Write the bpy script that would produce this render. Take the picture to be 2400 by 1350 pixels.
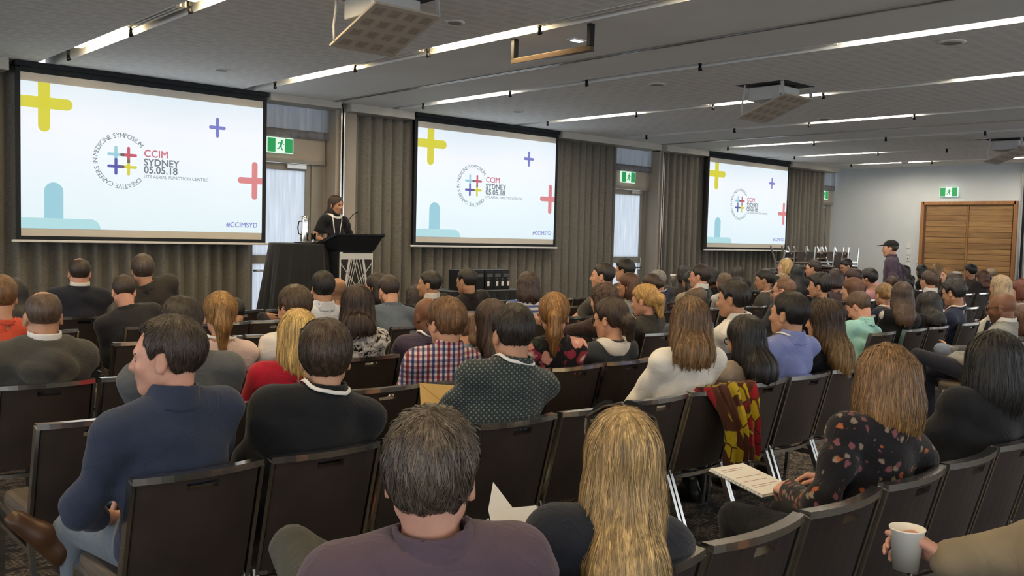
import bpy, bmesh, math, random
import numpy as np
from mathutils import Vector, Matrix, Euler

for _o in list(bpy.data.objects): bpy.data.objects.remove(_o, do_unlink=True)
SC = bpy.context.scene
COL = SC.collection
random.seed(7); RNG = np.random.default_rng(7)

# ------------------------------------------------------------------ camera
EYE = 1.63
YAW, PITCH, ROLL = 0.7352, 0.0586, 0.0263
_f = Vector((math.sin(YAW)*math.cos(PITCH), math.cos(YAW)*math.cos(PITCH), -math.sin(PITCH)))
_r = Vector((math.cos(YAW), -math.sin(YAW), 0)); _u = _r.cross(_f)
_r2 = _r*math.cos(ROLL) + _u*math.sin(ROLL); _u2 = -_r*math.sin(ROLL) + _u*math.cos(ROLL)
cam = bpy.data.cameras.new('camera'); cam.sensor_width = 36; cam.lens = 36*2172/2400
cam.clip_start = .05; cam.clip_end = 200
camo = bpy.data.objects.new('camera', cam); COL.objects.link(camo)
_m = Matrix((_r2, _u2, -_f)).transposed().to_4x4(); _m.translation = (0, 0, EYE)
camo.matrix_world = _m
SC.camera = camo

# ------------------------------------------------------------------ world, exposure
SC.view_settings.view_transform = 'Standard'; SC.view_settings.look = 'None'
SC.view_settings.gamma = 1; SC.view_settings.use_curve_mapping = False
SC.view_settings.exposure = 0.3
wd = bpy.data.worlds.new('world'); SC.world = wd; wd.use_nodes = True
WORLD_COL, WORLD_STR = (0.91, 0.955, 1.0), 1.75
wd.node_tree.nodes['Background'].inputs[0].default_value = (*WORLD_COL, 1)
wd.node_tree.nodes['Background'].inputs[1].default_value = WORLD_STR
STRIP_POWER = 55.0      # emission of the ceiling strip lights
SLIDE_GAIN = .92       # emission of the projected slides

# ------------------------------------------------------------------ small helpers
def srgb(c):
    if isinstance(c, str):
        c = c.lstrip('#'); c = [int(c[i:i+2], 16) for i in (0, 2, 4)]
    return tuple((v/255/12.92 if v/255 <= .04045 else ((v/255+.055)/1.055)**2.4) for v in c)

def tag(o, label=None, cat=None, group=None, kind=None):
    if label: o['label'] = label
    if cat: o['category'] = cat
    if group: o['group'] = group
    if kind: o['kind'] = kind
    return o

def empty(name, loc=(0, 0, 0), rz=0.0, label=None, cat=None, group=None, kind=None):
    o = bpy.data.objects.new(name, None); COL.objects.link(o)
    o.empty_display_size = .1; o.location = loc; o.rotation_euler = (0, 0, rz)
    return tag(o, label, cat, group, kind)

def link(name, me, parent=None, mats=None):
    o = bpy.data.objects.new(name, me); COL.objects.link(o)
    if mats is not None:
        for m in (mats if isinstance(mats, (list, tuple)) else [mats]):
            me.materials.append(m)
    if parent is not None: o.parent = parent
    return o

def smooth(me, on=True):
    me.polygons.foreach_set('use_smooth', [on]*len(me.polygons)); me.update()

class MB:
    """collects boxes, bars and tubes into one mesh"""
    def __init__(s): s.v = []; s.f = []; s.sm = []; s.mi = []
    def add(s, v, f, sm=False, mi=0):
        n = len(s.v); s.v += [tuple(p) for p in v]; s.f += [tuple(i+n for i in q) for q in f]
        s.sm += [sm]*len(f); s.mi += [mi]*len(f); return s
    def box(s, x0, x1, y0, y1, z0, z1, b=0.0, M=None, mi=0):
        if b > 0:
            b = min(b, (x1-x0)/2.01, (y1-y0)/2.01, (z1-z0)/2.01)
            bm = bmesh.new(); bmesh.ops.create_cube(bm, size=1)
            for v in bm.verts:
                v.co = Vector(((x0+x1)/2+v.co.x*(x1-x0), (y0+y1)/2+v.co.y*(y1-y0), (z0+z1)/2+v.co.z*(z1-z0)))
            bmesh.ops.bevel(bm, geom=bm.edges[:], offset=b, segments=2, profile=.5, affect='EDGES')
            bm.verts.index_update()
            v = [p.co.copy() for p in bm.verts]; f = [[q.index for q in p.verts] for p in bm.faces]; bm.free()
        else:
            v = [Vector(p) for p in ((x0,y0,z0),(x1,y0,z0),(x1,y1,z0),(x0,y1,z0),(x0,y0,z1),(x1,y0,z1),(x1,y1,z1),(x0,y1,z1))]
            f = [(0,3,2,1),(4,5,6,7),(0,1,5,4),(1,2,6,5),(2,3,7,6),(3,0,4,7)]
        if M is not None: v = [M @ p for p in v]
        return s.add(v, f, False, mi)
    def bar(s, a, b, w, h, up=(0,0,1), mi=0):
        a = Vector(a); b = Vector(b); d = (b-a); L = d.length; d.normalize()
        x = d.cross(Vector(up)); 
        if x.length < 1e-4: x = d.cross(Vector((1,0,0)))
        x.normalize(); u = x.cross(d)
        v = [a+x*sx*w/2+u*su*h/2 for sx, su in ((-1,-1),(1,-1),(1,1),(-1,1))]
        v += [p+d*L for p in v]
        return s.add(v, [(0,1,2,3),(7,6,5,4),(0,4,5,1),(1,5,6,2),(2,6,7,3),(3,7,4,0)], False, mi)
    def tube(s, pts, r, n=10, cap=True, mi=0, closed=False):
        pts = [Vector(p) for p in pts]; k = len(pts)
        rr = r if isinstance(r, (list, tuple)) else [r]*k
        v = []; f = []; ref = None
        for i, p in enumerate(pts):
            if closed: d = pts[(i+1) % k]-pts[i-1]
            else: d = pts[min(i+1, k-1)]-pts[max(i-1, 0)]
            d.normalize()
            if ref is None:
                ref = d.cross(Vector((0,0,1)))
                if ref.length < .1: ref = d.cross(Vector((1,0,0)))
            ref = (ref-d*ref.dot(d)).normalized(); q = d.cross(ref)
            v += [p+(ref*math.cos(2*math.pi*j/n)+q*math.sin(2*math.pi*j/n))*rr[i] for j in range(n)]
        for i in range(k if closed else k-1):
            for j in range(n):
                a, b = i*n+j, i*n+(j+1) % n; c, d_ = ((i+1) % k)*n+(j+1) % n, ((i+1) % k)*n+j
                f.append((a, b, c, d_))
        s.add(v, f, True, mi)
        if cap and not closed:
            m = len(s.v)-len(v)
            s.f.append(tuple(m+j for j in reversed(range(n)))); s.sm.append(False); s.mi.append(mi)
            s.f.append(tuple(m+(k-1)*n+j for j in range(n))); s.sm.append(False); s.mi.append(mi)
        return s
    def lathe(s, prof, c=(0,0,0), n=24, mi=0):
        v = []; f = []
        for r, z in prof:
            v += [(c[0]+r*math.cos(2*math.pi*j/n), c[1]+r*math.sin(2*math.pi*j/n), c[2]+z) for j in range(n)]
        for i in range(len(prof)-1):
            for j in range(n): f.append((i*n+j, i*n+(j+1) % n, (i+1)*n+(j+1) % n, (i+1)*n+j))
        return s.add(v, f, True, mi)
    def prism(s, poly, z0, z1, M=None, mi=0):
        n = len(poly); v = [Vector((x, y, z0)) for x, y in poly]+[Vector((x, y, z1)) for x, y in poly]
        f = [tuple(reversed(range(n))), tuple(range(n, 2*n))]+[(i, (i+1) % n, n+(i+1) % n, n+i) for i in range(n)]
        if M is not None: v = [M @ p for p in v]
        return s.add(v, f, False, mi)
    def mesh(s, name):
        me = bpy.data.meshes.new(name); me.from_pydata(s.v, [], s.f)
        me.polygons.foreach_set('use_smooth', s.sm); me.polygons.foreach_set('material_index', s.mi); me.update(); return me
    def build(s, name, mats, parent=None):
        return link(name, s.mesh(name), parent, mats)

def thick_grid(P, N, th, keep=None):
    """P[i][j] points, N normals: a plate with thickness and optional missing cells"""
    ni, nj = len(P), len(P[0]); v = []; f = []
    for sgn in (.5, -.5):
        for i in range(ni):
            for j in range(nj): v.append(tuple(Vector(P[i][j])+Vector(N[i][j])*th*sgn))
    o = ni*nj; idx = lambda i, j: i*nj+j
    ok = lambda i, j: 0 <= i < ni-1 and 0 <= j < nj-1 and (keep is None or keep(i, j))
    for i in range(ni-1):
        for j in range(nj-1):
            if not ok(i, j): continue
            a, b, c, d = idx(i, j), idx(i+1, j), idx(i+1, j+1), idx(i, j+1)
            f.append((a, b, c, d)); f.append((d+o, c+o, b+o, a+o))
            for (p, q), (ii, jj) in (((a, b), (i, j-1)), ((b, c), (i+1, j)), ((c, d), (i, j+1)), ((d, a), (i-1, j))):
                if not ok(ii, jj): f.append((q, p, p+o, q+o))
    return v, f

# ------------------------------------------------------------------ materials
MATS = {}
def nodes_of(name):
    m = bpy.data.materials.new(name); m.use_nodes = True; nt = m.node_tree
    return m, nt, nt.nodes['Principled BSDF']
def N(nt, t, **kw):
    n = nt.nodes.new(t)
    for k, v in kw.items():
        if k in n.inputs: n.inputs[k].default_value = v
        else: setattr(n, k, v)
    return n
def L(nt, a, b): nt.links.new(a, b)
def coords(nt, scale=(1,1,1), kind='Object', rot=(0,0,0)):
    t = N(nt, 'ShaderNodeTexCoord'); mp = N(nt, 'ShaderNodeMapping'); mp.inputs['Scale'].default_value = scale
    mp.inputs['Rotation'].default_value = rot
    L(nt, t.outputs[kind], mp.inputs[0]); return mp.outputs[0]
def ramp(nt, fac, stops, interp='LINEAR'):
    r = N(nt, 'ShaderNodeValToRGB'); r.color_ramp.interpolation = interp
    el = r.color_ramp.elements
    while len(el) < len(stops): el.new(.5)
    for e, (p, c) in zip(el, stops): e.position = p; e.color = (*c[:3], 1)
    L(nt, fac, r.inputs[0]); return r.outputs[0]
def mixc(nt, fac, a, b):
    m = N(nt, 'ShaderNodeMix', data_type='RGBA')
    if hasattr(fac, 'links'): L(nt, fac, m.inputs[0])
    else: m.inputs[0].default_value = fac
    for s_, i in ((a, 6), (b, 7)):
        if hasattr(s_, 'links'): L(nt, s_, m.inputs[i])
        else: m.inputs[i].default_value = (*s_[:3], 1)
    return m.outputs[2]
def bump(nt, b, h, strength=.3, dist=.01):
    n = N(nt, 'ShaderNodeBump'); n.inputs['Strength'].default_value = strength; n.inputs['Distance'].default_value = dist
    L(nt, h, n.inputs['Height']); L(nt, n.outputs[0], b.inputs['Normal'])
def plain(name, col, rough=.6, metal=0.0, vary=.12, scale=8, bmp=0, bscale=60, spec=.4, emis=None, estr=0, sheen=0):
    if name in MATS: return MATS[name]
    m, nt, b = nodes_of(name); c = srgb(col) if not (isinstance(col, tuple) and max(col) <= 1 and isinstance(col[0], float)) else col
    b.inputs['Roughness'].default_value = rough; b.inputs['Metallic'].default_value = metal
    b.inputs['Specular IOR Level'].default_value = spec
    if sheen: b.inputs['Sheen Weight'].default_value = sheen
    co = coords(nt)
    nz = N(nt, 'ShaderNodeTexNoise', Scale=scale, Detail=4.0); L(nt, co, nz.inputs['Vector'])
    lo = tuple(x*(1-vary) for x in c); hi = tuple(min(1, x*(1+vary)) for x in c)
    L(nt, ramp(nt, nz.outputs['Fac'], [(.3, lo), (.7, hi)]), b.inputs['Base Color'])
    if bmp:
        n2 = N(nt, 'ShaderNodeTexNoise', Scale=bscale, Detail=3.0); L(nt, co, n2.inputs['Vector']); bump(nt, b, n2.outputs['Fac'], bmp, .004)
    if emis is not None:
        b.inputs['Emission Color'].default_value = (*srgb(emis), 1); b.inputs['Emission Strength'].default_value = estr
    MATS[name] = m; return m
def emit(name, col, strength, base=None):
    if name in MATS: return MATS[name]
    m, nt, b = nodes_of(name); c = srgb(col)
    b.inputs['Base Color'].default_value = (*(srgb(base) if base else tuple(x*.3 for x in c)), 1)
    b.inputs['Roughness'].default_value = .6
    b.inputs['Emission Color'].default_value = (*c, 1); b.inputs['Emission Strength'].default_value = strength
    MATS[name] = m; return m

M_steel = plain('brushed_steel', '#cfcdc8', .2, 1.0, .06, 30)
M_chrome = plain('polished_steel', '#d0cfcc', .14, 1.0, .04, 20)
M_dark = plain('black_metal', '#1b1c1e', .45, 0.6, .1)
M_black = plain('matt_black', '#141416', .7, 0, .1)
M_screenblack = plain('screen_border_black', '#1c2126', .8, 0, .05)
M_white = plain('white_plastic', '#dcdad5', .45, 0, .03)
M_pelmet = plain('pelmet_paint', '#b9b6ae', .7, 0, .03, 3)
M_frame = plain('door_frame_grey', '#8b877e', .5, .2, .05)
M_column = plain('column_paint', '#9d9488', .75, 0, .05, 2)
M_wallfar = plain('painted_wall', '#cbd1d4', .8, 0, .03, 1.5)
M_rail = plain('aluminium_track', '#a9a9a6', .3, .9, .05)
M_paper = plain('white_paper', '#e9e7e2', .75, 0, .03)
M_cardboardwhite = plain('paper_cup_white', '#ece7dc', .6, 0, .03)

def m_vinyl():
    m, nt, b = nodes_of('chair_vinyl'); co = coords(nt)
    n1 = N(nt, 'ShaderNodeTexNoise', Scale=5.0, Detail=3.0); L(nt, co, n1.inputs['Vector'])
    L(nt, ramp(nt, n1.outputs['Fac'], [(.3, srgb('#322a26')), (.75, srgb('#41362f'))]), b.inputs['Base Color'])
    n2 = N(nt, 'ShaderNodeTexNoise', Scale=260.0, Detail=2.0); L(nt, co, n2.inputs['Vector']); bump(nt, b, n2.outputs['Fac'], .25, .002)
    b.inputs['Roughness'].default_value = .48; b.inputs['Specular IOR Level'].default_value = .45; return m
M_vinyl = m_vinyl()
def m_seat():
    m, nt, b = nodes_of('seat_vinyl'); co = coords(nt)
    n1 = N(nt, 'ShaderNodeTexNoise', Scale=5.0, Detail=3.0); L(nt, co, n1.inputs['Vector'])
    L(nt, ramp(nt, n1.outputs['Fac'], [(.3, srgb('#4a3f35')), (.75, srgb('#5c5044'))]), b.inputs['Base Color'])
    b.inputs['Roughness'].default_value = .5; return m
M_seat = m_seat()
def m_carpet():
    m, nt, b = nodes_of('patterned_carpet'); co = coords(nt)
    n0 = N(nt, 'ShaderNodeTexNoise', Scale=3.0, Detail=2.0); L(nt, co, n0.inputs['Vector'])
    w = mixc(nt, .12, co, n0.outputs['Color'])
    br = N(nt, 'ShaderNodeTexBrick'); br.inputs['Scale'].default_value = 9.0; br.inputs['Mortar Size'].default_value = .035
    br.inputs['Brick Width'].default_value = .55; br.inputs['Row Height'].default_value = .16
    br.inputs['Color1'].default_value = (*srgb('#231e1b'), 1); br.inputs['Color2'].default_value = (*srgb('#2f2823'), 1)
    br.inputs['Mortar'].default_value = (*srgb('#766b5e'), 1); L(nt, w, br.inputs['Vector'])
    n2 = N(nt, 'ShaderNodeTexNoise', Scale=14.0, Detail=5.0); L(nt, co, n2.inputs['Vector'])
    c = mixc(nt, ramp(nt, n2.outputs['Fac'], [(.44, (0,0,0)), (.58, (1,1,1))]), br.outputs['Color'], srgb('#1f1b19'))
    L(nt, c, b.inputs['Base Color']); b.inputs['Roughness'].default_value = .95
    n3 = N(nt, 'ShaderNodeTexNoise', Scale=300.0); L(nt, co, n3.inputs['Vector']); bump(nt, b, n3.outputs['Fac'], .6, .006); return m
M_carpet = m_carpet()
def m_ceiling(perf):
    m, nt, b = nodes_of('perforated_ceiling' if perf else 'plaster_ceiling'); co = coords(nt)
    base = srgb('#eceeee')
    if perf:
        br = N(nt, 'ShaderNodeTexBrick'); br.inputs['Scale'].default_value = 1.0; br.offset = .35; br.offset_frequency = 2
        br.inputs['Brick Width'].default_value = .26; br.inputs['Row Height'].default_value = .15; br.inputs['Mortar Size'].default_value = .03
        br.inputs['Mortar Smooth'].default_value = .3; br.inputs['Bias'].default_value = -.1
        br.inputs['Color1'].default_value = (*srgb('#dfe1e1'), 1); br.inputs['Color2'].default_value = (*srgb('#e6e8e8'), 1)
        br.inputs['Mortar'].default_value = (*base, 1); L(nt, co, br.inputs['Vector'])
        L(nt, br.outputs['Color'], b.inputs['Base Color'])
    else:
        n = N(nt, 'ShaderNodeTexNoise', Scale=1.0); L(nt, co, n.inputs['Vector'])
        L(nt, ramp(nt, n.outputs['Fac'], [(.3, srgb('#e4e6e6')), (.7, srgb('#ecefef'))]), b.inputs['Base Color'])
    b.inputs['Roughness'].default_value = .8; return m
M_ceilp, M_ceil = m_ceiling(True), m_ceiling(False)
def m_curtain():
    m, nt, b = nodes_of('woven_curtain'); co = coords(nt, (6, 6, 90))
    n = N(nt, 'ShaderNodeTexNoise', Scale=3.0, Detail=4.0); L(nt, co, n.inputs['Vector'])
    c2 = coords(nt, (1, 1, 1)); n2 = N(nt, 'ShaderNodeTexNoise', Scale=.8); L(nt, c2, n2.inputs['Vector'])
    c = ramp(nt, n.outputs['Fac'], [(.3, srgb('#5b5850')), (.7, srgb('#7e796f'))])
    L(nt, mixc(nt, .15, c, n2.outputs['Color']), b.inputs['Base Color'])
    L(nt, c, b.inputs['Base Color'])
    bump(nt, b, n.outputs['Fac'], .4, .004); b.inputs['Roughness'].default_value = .9; b.inputs['Sheen Weight'].default_value = .15
    return m
M_curtain = m_curtain()
def m_sheer(name, col, tr):
    m = bpy.data.materials.new(name); m.use_nodes = True; nt = m.node_tree; nt.nodes.remove(nt.nodes['Principled BSDF'])
    out = nt.nodes['Material Output']; co = coords(nt, (40, 40, 1.5))
    n = N(nt, 'ShaderNodeTexNoise', Scale=1.0, Detail=3.0); L(nt, co, n.inputs['Vector'])
    c = ramp(nt, n.outputs['Fac'], [(.3, tuple(x*.8 for x in srgb(col))), (.7, srgb(col))])
    d = N(nt, 'ShaderNodeBsdfDiffuse'); t = N(nt, 'ShaderNodeBsdfTranslucent'); L(nt, c, d.inputs[0]); L(nt, c, t.inputs[0])
    mx = N(nt, 'ShaderNodeMixShader'); mx.inputs[0].default_value = tr
    L(nt, d.outputs[0], mx.inputs[1]); L(nt, t.outputs[0], mx.inputs[2]); L(nt, mx.outputs[0], out.inputs[0]); return m
M_sheer = m_sheer('sheer_curtain', '#d6d8db', .75)
M_film = m_sheer('frosted_glass_film', '#d9dde2', .9)
def m_wood(name, a, c, axis):
    m, nt, b = nodes_of(name); s = [14, 14, 14]; s[axis] = 1.2; co = coords(nt, tuple(s))
    oi = N(nt, 'ShaderNodeObjectInfo'); add = N(nt, 'ShaderNodeVectorMath', operation='ADD'); sc = N(nt, 'ShaderNodeVectorMath', operation='SCALE')
    cx = N(nt, 'ShaderNodeCombineXYZ'); [L(nt, oi.outputs['Random'], cx.inputs[i]) for i in range(3)]
    L(nt, cx.outputs[0], sc.inputs[0]); sc.inputs['Scale'].default_value = 40; L(nt, co, add.inputs[0]); L(nt, sc.outputs[0], add.inputs[1])
    n = N(nt, 'ShaderNodeTexNoise', Scale=1.0, Detail=6.0, Distortion=.6); L(nt, add.outputs[0], n.inputs['Vector'])
    col = ramp(nt, n.outputs['Fac'], [(.25, srgb(a)), (.75, srgb(c))])
    hv = N(nt, 'ShaderNodeHueSaturation'); mr = N(nt, 'ShaderNodeMapRange'); mr.inputs[3].default_value = .8; mr.inputs[4].default_value = 1.15
    L(nt, oi.outputs['Random'], mr.inputs[0]); L(nt, mr.outputs[0], hv.inputs['Value']); L(nt, col, hv.inputs['Color'])
    L(nt, hv.outputs[0], b.inputs['Base Color']); b.inputs['Roughness'].default_value = .5; return m
M_wood = m_wood('timber_slat', '#74512f', '#a5814f', 1)
M_woodframe = m_wood('timber_frame', '#85592f', '#a57444', 2)
# ================================================================== THE ROOM
CEIL = 3.5; WALL_Y = 12.45; FAR_X = 22.4
MB().box(-7, FAR_X+.2, -7, WALL_Y+.2, -.1, 0).build('floor', M_carpet)
tag(bpy.data.objects['floor'], 'dark brown patterned carpet under the rows of chairs', kind='structure')

# ceiling: panels between the recessed slots
SLOTS = [-1.8, .75, 3.32, 5.86, 8.26, 10.83, 13.38, 15.95, 18.47, 21.0]
SW = .11
LIT = {(3.32, 0), (3.32, 1), (5.86, 0), (5.86, 1), (8.26, 0), (8.26, 2), (10.83, 0), (10.83, 1), (10.83, 2), (13.38, 1), (15.95, 0), (18.47, 0), (21.0, 0), (21.0, 1), (3.32, 2), (5.86, 2), (.75, 1), (.75, 2), (5.86, 3), (10.83, 3), (.75, 3)}
ce = empty('ceiling', (0, 0, CEIL)); tag(ce, 'white ceiling with perforated panels and recessed light slots', kind='structure')
edges = [-7]+[e for s in SLOTS for e in (s-SW, s+SW)]+[FAR_X]
for i in range(0, len(edges), 2):
    x0, x1 = edges[i], edges[i+1]
    cuts = [-7, WALL_Y]
    flat = any(x0 < c < x1 for c in (7.22, 14.75))
    MB().box(x0, x1, -7, WALL_Y, 0, .16).build('ceiling_panel', M_ceil if flat else M_ceilp, ce)
for s in SLOTS:
    MB().box(s-SW-.01, s+SW+.01, -7, WALL_Y, .12, .16).build('slot_back', M_black, ce)
    for sx in (-1, 1):
        MB().box(s+sx*SW-.006, s+sx*SW+.006, -7, WALL_Y, -.002, .12).build('slot_edge', M_ceil, ce)
MB().box(-7.2, FAR_X+.3, -7.2, WALL_Y+.3, .16, .3).build('ceiling_slab', M_ceil, ce)

# strip lights in the slots, linear air grilles, slot spots
M_strip = emit('strip_light_warm', '#ffe2b0', STRIP_POWER)
M_stripw = emit('strip_light_white', '#fff1dc', STRIP_POWER*1.1)
M_off = plain('strip_light_off', '#7c7a74', .4)
nl = 0
names = {3.32: 'first', 5.86: 'second', 8.26: 'third', 10.83: 'fourth', 13.38: 'fifth', 15.95: 'sixth', 18.47: 'seventh', 21.0: 'last'}
for s in SLOTS[1:]:
    for li, (y0, y1, wh) in enumerate(((9.35, 10.8, 'near the window wall'), (6.3, 7.8, 'above the middle rows'), (3.0, 4.45, 'above the back rows'), (-.2, 1.2, None))):
        lit = (s, li) in LIT
        warm = s < 7
        t = empty('ceiling_light', (s, (y0+y1)/2, CEIL), 0, f'{"unlit" if not lit else "warm" if warm else "white"} recessed strip light {wh or "behind the last row"}, {names.get(s, "outer")} slot from the left', 'ceiling light', 'recessed strip lights in the ceiling slots')
        h = (y1-y0)/2
        MB().box(-.105, .03, -h, h, .055, .1, .004).build('housing', M_white, t)
        MB().box(-.095, .005, -h+.02, h-.02, .022, .054, .006).build('diffuser', (M_strip if warm else M_stripw) if lit else M_off, t)
    for y0, y1 in ((7.95, 9.2), (4.6, 6.15)):
        t = empty('air_grille', (s, (y0+y1)/2, CEIL), 0, f'black linear air grille with white fins, {names.get(s, "outer")} ceiling slot, {"front" if y0 > 7 else "rear"} one', 'air grille', 'linear air grilles in the ceiling slots')
        h = (y1-y0)/2
        MB().box(-.1, .02, -h, h, .07, .1).build('backing', M_black, t)
        for dx in (-.095, -.055, -.01): MB().box(dx-.008, dx+.008, -h, h, .004, .07).build('fin', M_white, t)
    for y in (9.28, 11.2, 7.88, 6.2):
        t = empty('slot_spotlight', (s, y, CEIL), 0, f'small black spotlight clip in the {names.get(s, "outer")} ceiling slot, {dict(((9.28,"second"),(11.2,"first"),(7.88,"third"),(6.2,"fourth")))[y]} from the windows', 'spotlight', 'small black spotlights in the ceiling slots')
        MB().box(-.015, .015, -.015, .015, .0, .125, .003).build('mount', M_dark, t)
        MB().tube([(0, 0, .0), (0, 0, -.035), (.01, 0, -.06)], [.014, .02, .024], 10).build('lamp_head', M_dark, t)

# operable-wall tracks across the ceiling
for x, w in ((7.22, 'between the first and second screens'), (14.75, 'between the second and third screens')):
    t = empty('trim_1' if x < 10 else 'trim_2', (x, 0, CEIL)); tag(t, 'aluminium operable wall track '+w, kind='structure')
    for dx in (-.022, .022): MB().box(dx-.012, dx+.012, -7, 12.2, -.012, .0).build('track_rail', M_rail, t)
    MB().box(-.01, .01, -7, 12.2, -.004, .002).build('track_gap', M_black, t)

# ceiling roses: speakers, detectors
def disc(name, x, y, r, label, mat, h=.012, cat='ceiling speaker', group='round ceiling speakers'):
    t = empty(name, (x, y, CEIL), 0, label, cat, group)
    MB().lathe([(0, -h), (r*.72, -h), (r*.8, -h*.6), (r, -h*.4), (r, 0)], n=28).build('rim', M_white, t)
    MB().lathe([(0, -h-.002), (r*.7, -h-.002)], n=28).build('grille', mat, t)
M_spk = plain('speaker_mesh', '#8f908d', .7)
disc('ceiling_speaker', 8.95, 7.35, .11, 'round ceiling speaker beside the third light slot', M_spk)
disc('ceiling_speaker', 8.78, 3.75, .12, 'large round ceiling speaker near the right picture edge', M_spk)
disc('ceiling_speaker', 4.9, 10.7, .1, 'round ceiling speaker above the first screen', M_spk)
disc('ceiling_speaker', 5.2, 6.6, .09, 'round ceiling speaker behind the nearest projector', M_spk)
disc('ceiling_speaker', 9.6, 10.6, .1, 'round ceiling speaker above the second screen', M_spk)
disc('ceiling_speaker', 13.0, 7.4, .11, 'round ceiling speaker right of the middle projector', M_spk)
disc('ceiling_speaker', 17.0, 6.7, .11, 'round ceiling speaker left of the far projector', M_spk)
disc('smoke_detector', 20.7, 9.75, .09, 'dark round detector on the ceiling by the far wall', M_dark, .05, 'detector', 'ceiling detectors')

# hanging bracket
t = empty('hanging_bracket', (6.05, 6.24, CEIL), 0, 'bronze U-shaped bracket hanging from the ceiling', 'bracket')
M_brz = plain('bronze_metal', '#5d4d3f', .35, .8, .1)
MB().box(-.03, .03, -.52, .52, -.24, -.19, .003).build('crossbar', M_brz, t)
for y in (-.5, .5): MB().box(-.03, .03, y-.02, y+.02, -.2, 0, .002).build('upright', M_dark, t)
t = empty('ceiling_emergency_light', (6.45, 6.3, CEIL), 0, 'small square emergency light glowing beyond the hanging bracket', 'emergency light')
MB().box(-.09, .09, -.05, .05, -.012, 0, .004).build('plate', M_white, t)
MB().box(-.06, .06, -.03, .03, -.018, -.012).build('lens', emit('emergency_lens', '#e9f3ff', 1.6), t)

# window wall: bits of wall, doors, columns
def W(x, z, y):                      # point measured on the screen plane (y = 12) pushed to plane y
    k = y/12; return x*k, EYE+(z-EYE)*k
wall = empty('wall_front', (0, WALL_Y, 0)); tag(wall, 'wall behind the curtains and screens', kind='structure')
doorx = [(6.0, 7.32), (13.75, 15.05), (21.7, 22.33)]
xs = [-7, 6.0, 7.32, 13.75, 15.05, 21.7, 22.33, FAR_X+.2]
for i in range(0, len(xs), 2): MB().box(xs[i], xs[i+1], 0, .2, 0, CEIL).build('wall_section', M_column, wall)
for di, (x0, x1) in enumerate(doorx):
    d = empty(f'door_{di+1}', (x0, WALL_Y, 0)); w = x1-x0
    tag(d, ['grey framed frosted glass exit door beside the lectern', 'grey framed frosted glass exit door between second and third screens', 'narrow frosted glass exit door in the far corner'][di], kind='structure')
    jam = .2
    MB().box(w-jam, w, -.02, .1, 0, 2.62, .004).build('jamb', M_frame, d)
    MB().box(0, .1, -.02, .1, 0, 2.62, .004).build('jamb', M_frame, d)
    MB().box(0, w, -.06, .12, 2.62, 2.98, .006).build('header', M_column, d)
    MB().box(0, w, -.08, -.02, 2.58, 2.64, .003).build('header_trim', M_frame, d)
    leaf0, leaf1 = .1, w-jam
    MB().box(leaf0, leaf0+.09, 0, .05, .02, 2.58, .003).build('stile', M_frame, d)
    MB().box(leaf1-.09, leaf1, 0, .05, .02, 2.58, .003).build('stile', M_frame, d)
    MB().box(leaf0+.09, leaf1-.09, 0, .05, 2.48, 2.58, .003).build('door_rail', M_frame, d)
    MB().box(leaf0+.09, leaf1-.09, 0, .05, 1.1, 1.22, .003).build('door_rail', M_frame, d)
    MB().box(leaf0+.09, leaf1-.09, 0, .05, .02, .25, .003).build('door_rail', M_frame, d)
    MB().box(leaf0+.09, leaf1-.09, .02, .03, 1.22, 2.48).build('pane', M_film, d)
    MB().box(leaf0+.09, leaf1-.09, .02, .03, .25, 1.1).build('pane', M_film, d)
    MB().tube([(leaf0+.08, -.05, 1.0), (leaf1-.06, -.05, 1.0)], .016, 10).build('push_bar', M_steel, d)
    MB().box(leaf1-.1, leaf1-.03, -.05, .01, .96, 1.2, .006).build('latch_box', M_steel, d)
    MB().box(leaf1-.42, leaf1-.1, -.06, .0, 2.5, 2.57, .006).build('door_closer', M_steel, d)
    # fixed light over the door
    MB().box(0, w, .05, .06, 2.98, CEIL).build('fanlight_pane', M_film, d)
    # exit sign
    e = empty('exit_sign', (x0+(.54 if di == 0 else .46 if di == 1 else .08), WALL_Y-.12, 2.72), 0, ['green running-man exit sign over the door by the lectern', 'green running-man exit sign over the middle exit door', 'green running-man exit sign over the far corner door'][di], 'exit sign', 'green exit signs')
    exit_parent = e
    globals().setdefault('EXITS', []).append(e)
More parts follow.
